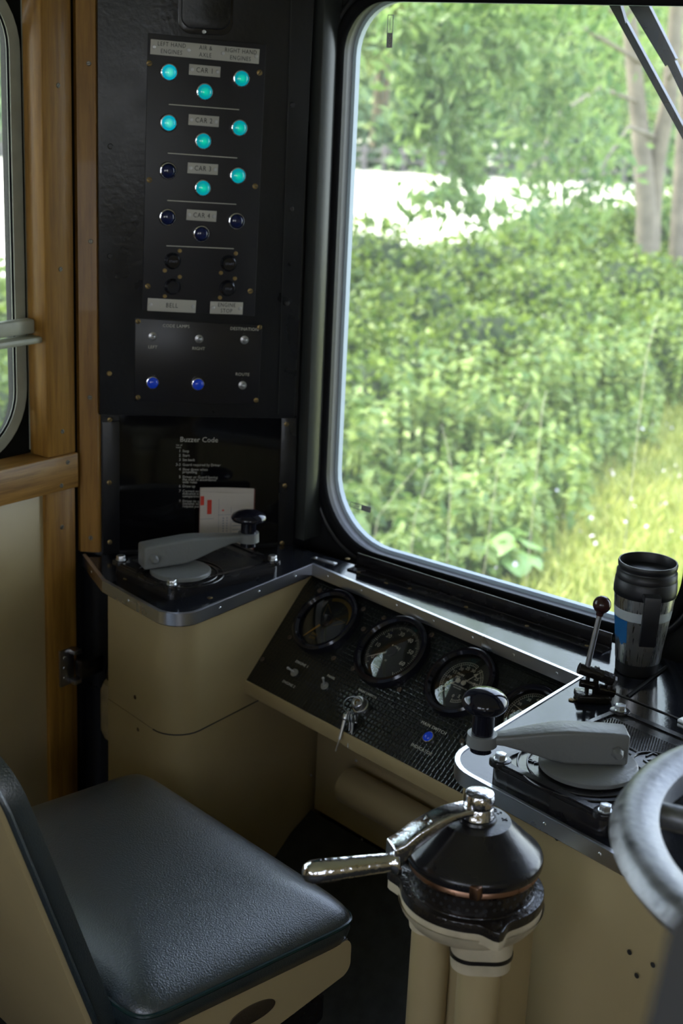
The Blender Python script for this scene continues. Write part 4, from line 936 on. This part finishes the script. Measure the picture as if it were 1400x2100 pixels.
# ------------------------------------------------------------------ the two controllers
def controller(name, label, cat, PM, w, l, hp, disc, dr, arm0, armd, hw, prof, ringr, knob, kz, mark=False):
    """PM: frame of the base plate centre on the desk (u along desk, v forward)"""
    t = thing(name, label, cat, PM.translation)
    out = rrect(-w / 2, -l / 2, w / 2, l / 2, .016, 6)
    base = MB(PM); base.prism(out, 0, hp * .82, bev=.0015); base.prism([(x * .985, y * .99) for x, y in out], hp * .80, hp, bev=.0012); base.build('base_plate', darkp, t)
    k = .86; ringo = rrect(-w / 2 * k, -l / 2 * k, w / 2 * k, l / 2 * k, .02, 6)
    dc = PM.inverted() @ V((disc[0], disc[1], PM.translation.z))
    pm = MB(PM); k0 = 0; step = .0042
    nx_ = int(w * k / step / 2); ny_ = int(l * k / step / 2)
    for iy in range(-ny_, ny_ + 1):
        for ix in range(-nx_, nx_ + 1):
            x = ix * step + (step / 2 if iy % 2 else 0); y = iy * step * .87
            if abs(x) > w * .43 or abs(y) > l * .43 or math.hypot(x - dc.x, y - dc.y) < dr * 1.48 or (mark and math.hypot(x - dc.x - .047, y - dc.y - .080) < .036) or math.hypot(abs(x) - w / 2 + .013, abs(y) - l / 2 + .013) < .019: continue
            q = [(x + .0019 * math.cos(a), y + .0019 * math.sin(a), hp - .0002) for a in (0, 1.571, 3.142, 4.712)] + [(x + .0007 * math.cos(a), y + .0007 * math.sin(a), hp + .0012) for a in (0, 1.571, 3.142, 4.712)]
            pm.add(q, [(0, 1, 5, 4), (1, 2, 6, 5), (2, 3, 7, 6), (3, 0, 4, 7), (4, 5, 6, 7)])
    pm.build('tread_pattern', darkg, t, sharp=20)
    rm = MB(PM); rm.plate([rrect(-w / 2 * .97, -l / 2 * .975, w / 2 * .97, l / 2 * .975, .02, 6), rrect(-w / 2 * .89, -l / 2 * .90, w / 2 * .89, l / 2 * .90, .02, 6)], hp - .0008, hp + .0022); rm.build('raised_rim', darkp, t)
    for r_ in (1.42, 1.22): MB(PM @ Matrix.Translation((dc.x, dc.y, hp))).tube([(dr * r_ * math.cos(a), dr * r_ * math.sin(a), .001) for a in [2 * math.pi * i / 48 for i in range(48)]], .0013, 6, True).build('cast_ring', darkp, t)
    for sx_ in (-1, 1):
        for sy in (-1, 1):
            B_ = PM @ Matrix.Translation((sx_ * (w / 2 - .0105), sy * (l / 2 - .0105), hp))
            MB(B_).prism(circ(0, 0, .0145, 20), -.004, .0032, bev=.001).build('bolt_boss', darkp, t)
            MB(B_).prism(circ(0, 0, .0088, 24), .003, .0045).prism(circ(0, 0, .0078, 6), .0045, .0115, bev=.001).build('bolt', zinc, t)
    D = Matrix.Translation((disc[0], disc[1], PM.translation.z + hp))
    MB(D).lathe([(0, .0), (dr * .93, .0), (dr, .003), (dr, .008), (dr * .96, .0095), (0, .0095)], seg=56).build('turntable', greyp, t)
    # arm: side profile in (s, h), swept over its width, away from the front face
    ad = V((armd[0], armd[1], 0)).normalized(); aw = V(armd[2]).normalized()
    z0 = PM.translation.z + hp + .010
    A0 = V((arm0[0], arm0[1], z0)); n = len(prof)
    bm = bmesh.new(); rows = []
    for s_, lo, hi, wd in prof:
        c = A0 + ad * s_ + aw * (hw)
        rows.append([bm.verts.new(c + aw * q + V((0, 0, hh_))) for q, hh_ in ((-wd, lo), (wd, lo), (wd, hi), (-wd, hi))])
    for a, b in zip(rows, rows[1:]):
        for k2 in range(4): bm.faces.new((a[k2], a[(k2 + 1) % 4], b[(k2 + 1) % 4], b[k2]))
    bm.faces.new(rows[0][::-1]); bm.faces.new(rows[-1]); bmesh.ops.recalc_face_normals(bm, faces=bm.faces)
    bmesh.ops.bevel(bm, geom=[e for e in bm.edges if e.calc_face_angle(0) > .6], offset=.0045, segments=4, profile=.5, affect='EDGES')
    am = MB(); am.bmadd(bm)
    e_ = prof[-1]; E_ = A0 + ad * (e_[0] + ringr * .6) + aw * hw
    am.cyl(E_ + V((0, 0, e_[1] - .003)), E_ + V((0, 0, e_[2] + .001)), ringr, ringr * .97, 32)
    arm = am.build('handle_arm', greyp, t, sharp=50)
    b = A0 + ad * .016 + V((0, 0, .020)) + aw * (hw - prof[0][3]); NM = axisM(b, -aw)
    MB(NM).prism(circ(0, 0, .0085, 6), 0, .005, bev=.0008).lathe([(.0075, .005), (.0065, .010), (.004, .013), (0, .0135)], seg=20).build('dome_nut', greyp, arm)
    st = MB().cyl(E_ + V((0, 0, e_[1] - .012)), V((E_.x, E_.y, kz - .004)), ringr * .72, ringr * .70, 28).build('knob_stem', bakelite, t)
    kb_ = MB(Matrix.Translation((E_.x, E_.y, kz))).lathe(knob, seg=48).build('knob', bakelite, t, sharp=60)
    if mark:
        mm = MB(PM @ Matrix.Translation((dc.x + .047, dc.y + .080, hp)))
        mm.prism(circ(0, 0, .034, 36), -.001, .0022).tube([(.029 * math.cos(a), .029 * math.sin(a), .003) for a in np.linspace(.4, 5.9, 30)], .0016, 6)
        mm.text('B', .034, Matrix.Translation((-.004, 0, .003)) @ Matrix.Rotation(-.3, 4, 'Z'), .001); mm.text('T', .024, Matrix.Translation((-.018, .012, .003)), .001); mm.build('cast_monogram', darkp, t)
        mt = MB(PM); mt.text('OFF', .009, Matrix.Translation((dc.x - .055, dc.y - .045, hp + .001)), .0008); mt.text('AV', .010, Matrix.Translation((dc.x - .012, dc.y - .082, hp + .001)), .0008); mt.text('78', .011, Matrix.Translation((dc.x + .030, dc.y - .078, hp + .001)), .0008); mt.build('cast_lettering', darkp, t)
    return t
knobR = [(0, -.0180)] + [(.0300 * math.cos(math.radians(a)), .0180 * math.sin(math.radians(a))) for a in range(-80, 90, 8)] + [(0, .0180)]
knobL = [(0, -.006), (.012, -.0065), (.022, -.0065), (.0300, -.0045), (.0320, .0), (.0295, .005), (.020, .010), (.009, .0125), (0, .013)]
prof = [(0, 0, .043, .019), (.030, 0, .045, .019), (.080, 0, .046, .019), (.100, .004, .044, .0185), (.130, .012, .039, .0155), (.160, .0185, .033, .0115), (.176, .0195, .031, .010)]
profL = [(0, 0, .041, .019), (.030, .001, .044, .019), (.080, .004, .048, .019), (.100, .010, .048, .0185), (.130, .020, .046, .0155), (.165, .0285, .044, .0115), (.188, .0305, .043, .010)]
PL = frame((-1.7165, 1.795, DZ), AU, n=(0, 0, 1))
a0 = Z(296, 1168, DZ + .034)
controller('throttle_controller', 'pale grey crank handle on black base plate on the left end of the desk', 'control handle', PL, .175, .243, .022, (-1.692, 1.728), .053,
           (a0.x, a0.y), (.44, .90, (-.9, .44, 0)), .019, profL, .0195, knobL, .854)
PR_ = frame((-.779, 1.607, DZ), AU, n=(0, 0, 1)); a0 = Z(1287, 1572, DZ + .038)
controller('brake_controller', 'large grey crank handle with shiny oval black knob on the right of the desk', 'control handle', PR_, .192, .272, .028, (-.790, 1.560), .064,
           (a0.x, a0.y), (-.765, -.644, (-.644, .765, 0)), .019, prof, .0200, knobR, .864, True)
# ------------------------------------------------------------------ long rail at the foot of the windscreen
a, b = Z(711, 1169, DZ), Z(1234, 1341, DZ); M = frame(a, b - a, n=(0, 0, 1)); L = (b - a).length
sr = thing('sill_rail', 'long black angle strip screwed along the desk below the windscreen', 'rail', (a + b) / 2)
MB(M).prism([(0, 0), (L, 0), (L, .030), (0, .030)], 0, .003, bev=.001).box((L / 2, .028, .014), (L, .004, .026), bev=.0012).box((L / 2, .022, .004), (L, .004, .004), bev=.001).build('angle_strip', darkp, sr)
for px, py in ((735, 1173), (840, 1207), (955, 1245), (1080, 1284), (1203, 1324)):
    q = Z(px, py, DZ + .003); screw(sr, Matrix.Translation(q), brass, .0035, True)
# ------------------------------------------------------------------ travel mug
m0 = V((-.927, 1.960, DZ)); mg = thing('travel_mug', 'brushed steel travel mug with black lid, pale band and torn blue sticker', 'mug', m0)
MM = Matrix.Translation(m0) @ Matrix.Diagonal((1.02, 1.02, 1.045, 1))
MB(MM).lathe([(0, 0), (.0305, 0), (.0325, .002), (.0335, .018), (.0338, .020)], seg=64).build('base_ring', plastic, mg)
body = [(.0338, .019), (.0345, .022), (.0365, .045), (.0400, .075), (.0432, .10), (.0450, .118), (.0455, .124)]
MB(MM).lathe(body, seg=64).build('body', steelb, mg, sharp=60)
def br_r(z):
    for (r0, z0), (r1, z1) in zip(body, body[1:]):
        if z0 <= z <= z1: return r0 + (r1 - r0) * (z - z0) / (z1 - z0)
MB(MM).lathe([(br_r(z) + .0003, z) for z in (.089, .092, .096, .100, .104)], seg=64).build('pale_band', bandw, mg)
MB(MM).lathe([(.0455, .123), (.0468, .124), (.0472, .132), (.0462, .146), (.0450, .1475), (.0455, .149), (.0450, .158), (.0430, .1595), (.0418, .161), (.0422, .163), (.0440, .165), (.0445, .170), (.0435, .1725), (.0418, .1725), (.0405, .169), (.0395, .158), (.034, .1565), (0, .158)], seg=64).build('lid', plastic, mg, sharp=50)
mb = MB(MM); mb.ball((-.012, -.012, .1580), .0016, seg=10).ball((.016, -.014, .1578), .0013, seg=10); mb.build('sip_holes', ink, mg)
# handle faces the camera's right
hd = (on(1352, 1300, m0, (-.44, .9, 0)) - m0); ang = math.atan2(CAMP.y - m0.y, CAMP.x - m0.x) + .20
HM = MM @ Matrix.Rotation(ang, 4, 'Z')
hp_ = [(.044, .137), (.060, .139), (.066, .138), (.068, .132), (.0665, .10), (.062, .066), (.058, .060), (.054, .062), (.0535, .07), (.0600, .128), (.044, .128)]
MB(HM @ Matrix.Rotation(math.pi / 2, 4, 'X')).prism(hp_, -.012, .012, bev=.0015).build('handle', plastic, mg, sharp=40)
sa = math.atan2(CAMP.y - m0.y, CAMP.x - m0.x) - 1.02
vs = []; fs = []; n = 16; rnd = random.Random(3)
for i in range(n + 1):
    a = sa - .50 + 1.0 * i / n; lo = .048 + (.012 * abs(math.sin(i * 1.3)) * (1 if i < 11 else .1)) + (.004 if i > 13 else 0)
    for k in range(7):
        z = lo + (.0885 - lo) * k / 6; r = br_r(z) + .0003; vs.append((r * math.cos(a), r * math.sin(a), z))
for i in range(n):
    for k in range(6): fs.append((i * 7 + k, (i + 1) * 7 + k, (i + 1) * 7 + k + 1, i * 7 + k + 1))
st = MB(MM).add(vs, fs).build('blue_sticker', blues, mg)
# ------------------------------------------------------------------ horn lever
h0 = V((-.926, 1.806, DZ)); hl_ = thing('horn_lever', 'upright steel lever with brown ball knob in an oily black bracket', 'lever', h0)
rt = ROT @ V((1, 0, 0)); rt.z = 0; rt.normalize(); fw = V((-rt.y, rt.x, 0))
top_ = on(1234, 1240, h0, -fw); bot = on(1203, 1372, h0, -fw)
MB().cyl(bot, top_, .0042, .0040, 16).build('lever_rod', steel, hl_)
d = (top_ - bot).normalized()
MB().ball(top_, .0132, seg=32).cyl(top_ - d * .017, top_ - d * .009, .0052, .006, 16).build('ball_knob', brownball, hl_)
BMx = frame(h0, rt, n=(0, 0, 1)) ; bz_ = bot.z - DZ
mb = MB(BMx)
bx_ = (bot - h0).dot(rt)
mb.cyl((bx_ - .012, 0, bz_ + .001), (bx_ + .030, 0, bz_ - .012), .0085, .0085, 18)
mb.box((bx_ + .016, .004, bz_ - .022), (.007, .012, .050), bev=.002).box((bx_ + .004, .006, bz_ - .028), (.005, .012, .045), bev=.0015)
mb.cyl((bx_ + .024, 0, bz_ - .010), (bx_ + .040, 0, bz_ - .016), .0095, .0095, 6).cyl((bx_ - .008, 0, bz_ - .022), (bx_ + .012, 0, bz_ - .026), .006, .006, 14)
mb.cyl((bx_ + .020, 0, bz_ - .030), (bx_ + .044, 0, bz_ - .036), .0075, .0075, 14); mb.box((bx_ + .012, .002, .006), (.05, .034, .012), bev=.003); mb.box((bx_ + .036, .004, .014), (.010, .020, .028), bev=.003)
mb.build('clevis_bracket', oily, hl_)
MB(BMx).cyl((bx_ + .040, 0, bz_ - .016), (bx_ + .044, 0, bz_ - .0175), .0070, .0070, 6).build('pivot_bolt', steel, hl_)
screw(hl_, BMx @ Matrix.Translation((bx_ - .018, -.004, .001)), brass, .0055, True)
# ------------------------------------------------------------------ vacuum brake valve
ax = on(974, 1742, (0, 1.30, 0), (0, 1, 0)); VX, VY, VZ = ax.x, ax.y, ax.z
bv = thing('brake_valve', 'heavy black domed brake valve with chromed handle on cream pipes', 'brake valve', (VX, VY, 0))
BV = Matrix.Translation((VX, VY, VZ))
MB(BV).lathe([(.0765, -.012), (.0790, -.010), (.0795, -.003), (.0780, .001), (.0740, .004), (.0410, .0365), (.0395, .0385)], seg=72).build('domed_cap', darkp, bv, sharp=50)
MB(BV).lathe([(.0405, .0375), (.0390, .0392), (.0225, .0400), (.0215, .0430), (.0195, .0440)], seg=56).build('cap_plate', darkp, bv)
mb = MB(BV); 
for i in range(5): mb.text('VOS X'[i], .009, Matrix.Rotation(-.25 * i + .15, 4, 'Z') @ Matrix.Translation((.0, .031, .0400)), .0006)
mb.build('cast_lettering', darkp, bv)
MB(BV).lathe([(.0190, .0405), (.0200, .0410), (.0188, .0440), (.0180, .0560), (.0172, .0575), (.0180, .0590), (.0182, .0690), (.0165, .0735), (.0100, .0755), (0, .0760)], seg=48).build('hub', chrome, bv)
MB(BV).lathe([(.074, -.010), (.0755, -.012), (.0765, -.018), (.0740, -.021), (.0735, -.022)], seg=72).build('copper_ring', bronze, bv)
MB(BV).lathe([(.0725, -.020), (.0725, -.044), (.0745, -.045), (.0760, -.048)], seg=72).build('perforated_band', oily, bv)
mb = MB(BV)
for j, z in enumerate((-.027, -.036)):
    for i in range(44):
        a = 2 * math.pi * (i + .5 * j) / 44; mb.lathe([(.0021, 0), (.0021, .0006), (0, .0006)], axisM((.0724 * math.cos(a), .0724 * math.sin(a), z), (math.cos(a), math.sin(a), 0)), 10)
mb.build('perforations', ink, bv)
for a in (math.atan2(-VY, -VX) + .06,):
    MB(BV).box((.0785 * math.cos(a), .0785 * math.sin(a), -.008), (.012, .012, .016), bev=.002).build('index_tab', bronze, bv)
# flange with three ears
ears = [math.atan2(*(reversed(((on(px, py, (VX, VY, VZ - .055), (0, 0, 1)) - V((VX, VY, 0))).to_2d()).to_tuple()))) for px, py in ((1102, 1775), (992, 1872), (820, 1800))]
ears.append(ears[0] + 1.9)
fl = []
for i in range(120):
    a = 2 * math.pi * i / 120; r = .0840
    for e_ in ears:
        da = abs((a - e_ + math.pi) % (2 * math.pi) - math.pi); r = max(r, .0840 + .018 * math.exp(-(da / .13) ** 2))
    fl.append((r * math.cos(a), r * math.sin(a)))
MB(BV).prism(fl, -.058, -.046, bev=.002).build('upper_flange', oily, bv)
MB(BV).prism([(x * .99, y * .99) for x, y in fl], -.070, -.0585, bev=.001).lathe([(.086, -.066), (.083, -.074), (.074, -.086), (.058, -.096), (.03, -.100), (0, -.1)], seg=56).build('lower_casting', creamw, bv)
for e_ in ears: MB(BV).prism(circ(.0905 * math.cos(e_), .0905 * math.sin(e_), .0065, 6), -.046, -.041, bev=.001).build('flange_bolt', oily, bv)
pA = on(868, 1865, (VX, VY, 0), (0, 1, 0)); pA = V((pA.x + .006, VY + .012, 0)); pB = V((VX + .026, VY - .012, 0)) 
for p_, zt, nm in ((pA, VZ - .085, 0), (pB, VZ - .088, 1)):
    o1 = rrect(-.036 if nm else -.029, -.029, .036 if nm else .029, .029, .024, 8); Mx = frame((p_.x, p_.y, 0), rt, n=(0, 0, 1))
    MB(Mx).prism(o1, zt - .026, zt, bev=.002).build('pipe_boss', creamw, bv)
    MB(Mx).prism([(x * 1.03, y * 1.03) for x, y in o1], zt - .031, zt - .0265).build('gasket_seam', oily, bv)
    MB(Mx).prism([(x * .97, y * .97) for x, y in o1], zt - .046, zt - .0315).build('lower_boss', creamw, bv)
    MB().cyl((p_.x, p_.y, 0), (p_.x, p_.y, zt - .02), .0245 if not nm else .0255, seg=36).build('pipe', cream, bv)
MB().box((VX - .012, VY + .075, (VZ - .09) / 2), (.07, .10, VZ - .09), bev=.01).build('rear_casing', cream, bv)
# handle
hub = BV @ V((0, 0, .050)); E0 = on(812, 1757, (0, 1.215, 0), (0, 1, 0)); 
gp0 = on(800, 1768, (0, 1.205, 0), (0, 1, 0)); gp1 = Z(632, 1789, gp0.z - .004)
ad = (E0 - hub); adh = V((ad.x, ad.y, 0)).normalized(); aw = V((-adh.y, adh.x, 0)); Lh = V((ad.x, ad.y, 0)).length
pr_ = [(0.0, .001, .010, .0135), (.020, .001, .009, .0135), (.038, -.003, .007, .014), (.055, -.013, .002, .0145), (.080, -.030, -.010, .0145), (Lh - .004, -.044, -.0215, .0150), (Lh + .008, -.052, -.026, .0140)]
bm = bmesh.new(); rows = []
for s_, lo, hi, wd in pr_:
    c = hub + adh * s_; rows.append([bm.verts.new(c + aw * q_ + V((0, 0, h_))) for q_, h_ in ((-wd, lo), (wd, lo), (wd, hi), (-wd, hi))])
for a, b in zip(rows, rows[1:]):
    for k in range(4): bm.faces.new((a[k], a[(k + 1) % 4], b[(k + 1) % 4], b[k]))
bm.faces.new(rows[0][::-1]); bm.faces.new(rows[-1]); bmesh.ops.recalc_face_normals(bm, faces=bm.faces)
bmesh.ops.bevel(bm, geom=[e for e in bm.edges if e.calc_face_angle(0) > .6], offset=.0022, segments=3, profile=.5, affect='EDGES')
ha = MB().bmadd(bm).build('handle_arm', chromes, bv, sharp=40)
# raised lettering on the sloping part of the arm
t0 = hub + adh * .055 + V((0, 0, .002)); t1 = hub + adh * (Lh - .004) + V((0, 0, -.0215)); nT = (t1 - t0).cross(aw); nT = nT if nT.z > 0 else -nT
TM = frame((t0 + t1) / 2, -(t1 - t0), n=nT)
mb = MB(TM); mb.text('GRESHAM', .0078, Matrix.Translation((0, -.0062, .0004)), .0006); mb.text('&', .0050, Matrix.Translation((0, .0002, .0004)), .0006); mb.text('CRAVEN Ld', .0072, Matrix.Translation((-.002, .0062, .0004)), .0006)
mb.build('raised_lettering', chrome, ha)
gd = (gp1 - gp0).normalized(); GM = axisM(gp0 - gd * .004, gd); Lg = (gp1 - gp0).length + .008
MB(GM).lathe([(0, -.006), (.0125, -.006), (.0145, -.003), (.0145, .001), (.0105, .004), (.0105, .008), (.0112, .012), (.0128, Lg * .6), (.0136, Lg * .82), (.0130, Lg * .93), (.0095, Lg), (.004, Lg + .003), (0, Lg + .0035)], seg=40).build('hand_grip', chrome, bv, sharp=60)
# ------------------------------------------------------------------ hand brake wheel
WC = V((-.3125, 1.273, .955)); hw_ = thing('handbrake_wheel', 'large worn grey metal handwheel lying flat at the right edge', 'handwheel', (WC.x, WC.y, DZ))
Ro = .271; sec = [(0, .0), (-.006, .012), (-.012, .0165), (-.020, .0185), (-.042, .0150), (-.0455, .0125), (-.0465, -.010), (-.044, -.014), (-.020, -.016), (-.008, -.012)]
vs = []; fs = []; n = 120; m_ = len(sec)
for i in range(n):
    a = 2 * math.pi * i / n; vs += [((Ro + r) * math.cos(a), (Ro + r) * math.sin(a), z) for r, z in sec]
for i in range(n):
    for k in range(m_): fs.append((i * m_ + k, i * m_ + (k + 1) % m_, ((i + 1) % n) * m_ + (k + 1) % m_, ((i + 1) % n) * m_ + k))
WMx = Matrix.Translation(WC)
MB(WMx).add(vs, fs).build('rim', wheelm, hw_, sharp=50)
mb = MB(WMx); mb.lathe([(0, -.03), (.035, -.03), (.038, 0), (.03, .02), (0, .022)], seg=36); mb.build('hub', wheelm, hw_)
for k in range(4):
    a = .3 + math.pi / 2 * k; MB(WMx).tube([(.03 * math.cos(a), .03 * math.sin(a), -.008), (.24 * math.cos(a), .24 * math.sin(a), -.002)], .013, 12).build('spoke', wheelm, hw_)
MB().cyl((WC.x, WC.y, DZ), (WC.x, WC.y, WC.z - .02), .022, seg=28).build('spindle', darkp, hw_)
b0 = Z(1330, 1665, DZ + .02); b1 = Z(1340, 1690, DZ + .02)
e = thing('brass_lever', 'short rounded brass lever end poking out below the handwheel rim', 'lever', (b1.x, b1.y, DZ))
dd = V((.83, -.55, 0)).normalized(); MB().tube([b1 - dd * .09 - V((0, 0, .0)), b1 - dd * .03, b1 - dd * .004, b1 + dd * .008, b1 + dd * .012], [.006, .009, .010, .0075, .002], 18).build('lever_grip', mat('polished_brass', (.42, .30, .13), .22, 1.0), e)
MB().cyl((b1 - dd * .09).to_2d().to_3d() + V((0, 0, DZ)), b1 - dd * .09 + V((0, 0, .004)), .010, seg=16).build('pivot_post', darkp, e)
# ------------------------------------------------------------------ driver's seat
S0 = V((-1.083, 1.462, 0)); SR = AU; SB = -AV       # front right corner; right; backwards
SW, SD = .530, .365
SO = S0 - SR * SW / 2 + SB * SD / 2; SM = frame((SO.x, SO.y, 0), SR, n=(0, 0, 1))   # local x right, y forward
seat = thing('driver_seat', 'dark green leather driver seat with cream metal side panels in front of the instruments', 'seat', (SO.x, SO.y, 0))
def sgrid(name, z0, z1, crown, m, hw2, hd2, p=10.0, n=64):
    vs = []; fs = []; prof_ = [(.0, 0), (.5, 0), (.9, .0), (1.0, .0)]
    rings = [(.985, z0), (1.0, (z0 + z1) / 2), (1.0, z1)] + [(r, z1 + crown * (1 - r ** 5) ** .62) for r in (.992, .98, .96, .93, .89, .83, .75, .65, .52, .38, .22, .06)]
    for r, z in rings:
        for k in range(n):
            a = 2 * math.pi * k / n; c, s = math.cos(a), math.sin(a); x = hw2 * r * math.copysign(abs(c) ** (2 / p), c); y = hd2 * r * math.copysign(abs(s) ** (2 / p), s); vs.append((x, y, z))
    for i in range(len(rings) - 1):
        for k in range(n): fs.append((i * n + k, i * n + (k + 1) % n, (i + 1) * n + (k + 1) % n, (i + 1) * n + k))
    fs.append(tuple(range(n))[::-1]); fs.append(tuple((len(rings) - 1) * n + k for k in range(n)))
    return MB(SM).add(vs, fs).build(name, m, seat, sharp=180)
ZT = .476
sgrid('cushion', .444, ZT, .040, leather, SW / 2 + .010, SD / 2 + .008, 14.0)
n = 96; pp = []
for k in range(n):
    a = 2 * math.pi * k / n; c, s = math.cos(a), math.sin(a); p = 14.0; pp.append(((SW / 2 + .010) * math.copysign(abs(c) ** (2 / p), c), (SD / 2 + .008) * math.copysign(abs(s) ** (2 / p), s), ZT - .001))
MB(SM).tube(pp, .0034, 8, True).build('piping', piping, seat)
for sgn, nm in ((1, 'side_panel'), (-1, 'side_panel')):
    prf = fillet([(-.185, .315), (-.02, .345), (.166, .388), (.179, .395), (.179, .448), (-.185, .448)], {4: .018, 3: .02})
    M = SM @ frame((sgn * (SW / 2 - .004), 0, 0), (0, 1, 0), (0, 0, 1)); sp_ = MB(M); sp_.prism(prf, -.008, .008); o = sp_.build(nm, cream, seat)
    if sgn > 0:
        o['label'] = 'cream side panel with oval maker plate'
        Q = M @ Matrix.Translation((.065, .404 - .012, .0085)); qp = MB(Q); el = [(.040 * math.cos(t), .0145 * math.sin(t)) for t in [2 * math.pi * i / 36 for i in range(36)]]
        px_ = on(509, 2072, M.translation, M.to_3x3() @ V((0, 0, 1))); lc = M.inverted() @ px_; Q = M @ Matrix.Translation((lc.x, lc.y, .0082)); 
        mp_ = MB(Q).prism(el, 0, .0016, bev=.0006).build('maker_plate', mat('tarnished_plate', (.20, .17, .14), .35, .9, bump=.4, bscale=200), o)
        MB(M).box((0, .4475, .0080), (.34, .0022, .002)).build('panel_bead', steel, seat)
MB(SM).box((0, .0, .36), (SW - .04, SD - .05, .12), bev=.01).box((0, -.02, .17), (.16, .16, .30), bev=.01).box((0, -.02, .01), (.30, .28, .02), bev=.005).build('seat_base', darkp, seat)
# reclining backrest
ba = math.radians(20.5)
br0 = SM @ V((SW / 2 - .047, -SD / 2 - .0, .49))
e1 = on(186, 2100, br0 + SR * .0, SR); e2 = on(8, 1675, br0, SR)
bdir = (e2 - e1).normalized(); bn = bdir.cross(SR).normalized();  bn = bn if bn.dot(SB) > 0 else -bn    # backwards normal
BKM = frame(e1 - SR * .47 - bdir * .26, SR, n=bn)                                # u right, v up or down along back
vv = 1 if (BKM.to_3x3() @ V((0, 1, 0))).dot(bdir) > 0 else -1
if vv < 0: BKM = BKM @ Matrix.Diagonal((1, -1, 1, 1))
def backshape(w0, w1, h, r): return rrect(w0, 0, w1, h, (r, r, .02, .02), 8)
MB(BKM).prism(backshape(0, .47, .67, .06), -.034, -.004, bev=.008).build('back_cushion', leather, seat, sharp=60)
MB(BKM).prism(backshape(.004, .466, .666, .06), -.004, .004, bev=.0015).build('back_panel', cream, seat)
MB(BKM).tube([(x, y, -.006) for x, y in backshape(-.001, .471, .671, .06)], .0042, 8, True).build('back_piping', leather, seat)
MB().tube([BKM @ V((.06, .05, -.02)), SM @ V((-SW / 2 + .08, -SD / 2 + .06, .36))], .012, 10).tube([BKM @ V((.41, .05, -.02)), SM @ V((SW / 2 - .08, -SD / 2 + .06, .36))], .012, 10).build('back_bracket', darkp, seat)
# ------------------------------------------------------------------ plain dark slab, close to the camera at lower right
r0 = ray(1376, 1890).normalized(); pA_ = CAMP + r0 * .58
fwd = ROT @ V((0, 0, -1)); pB_ = on(1322, 2110, pA_, fwd); pC_ = on(1520, 1790, pA_, fwd); pD_ = on(1620, 2400, pA_, fwd); pE_ = on(1262, 2400, pA_, fwd)
ts = MB(); q5 = [pA_, pC_, pD_, pE_, pB_]; ts.add(q5 + [v + fwd * .04 + (ROT @ V((1, -.2, 0))) * .04 for v in q5], [(0, 1, 2, 3, 4), (9, 8, 7, 6, 5)] + [(i, (i + 1) % 5, (i + 1) % 5 + 5, i + 5) for i in range(5)])
o = ts.build('dark_foreground_slab', slab_black); tag(o, 'black slab edge, blurred and close at the lower right corner', 'seat')
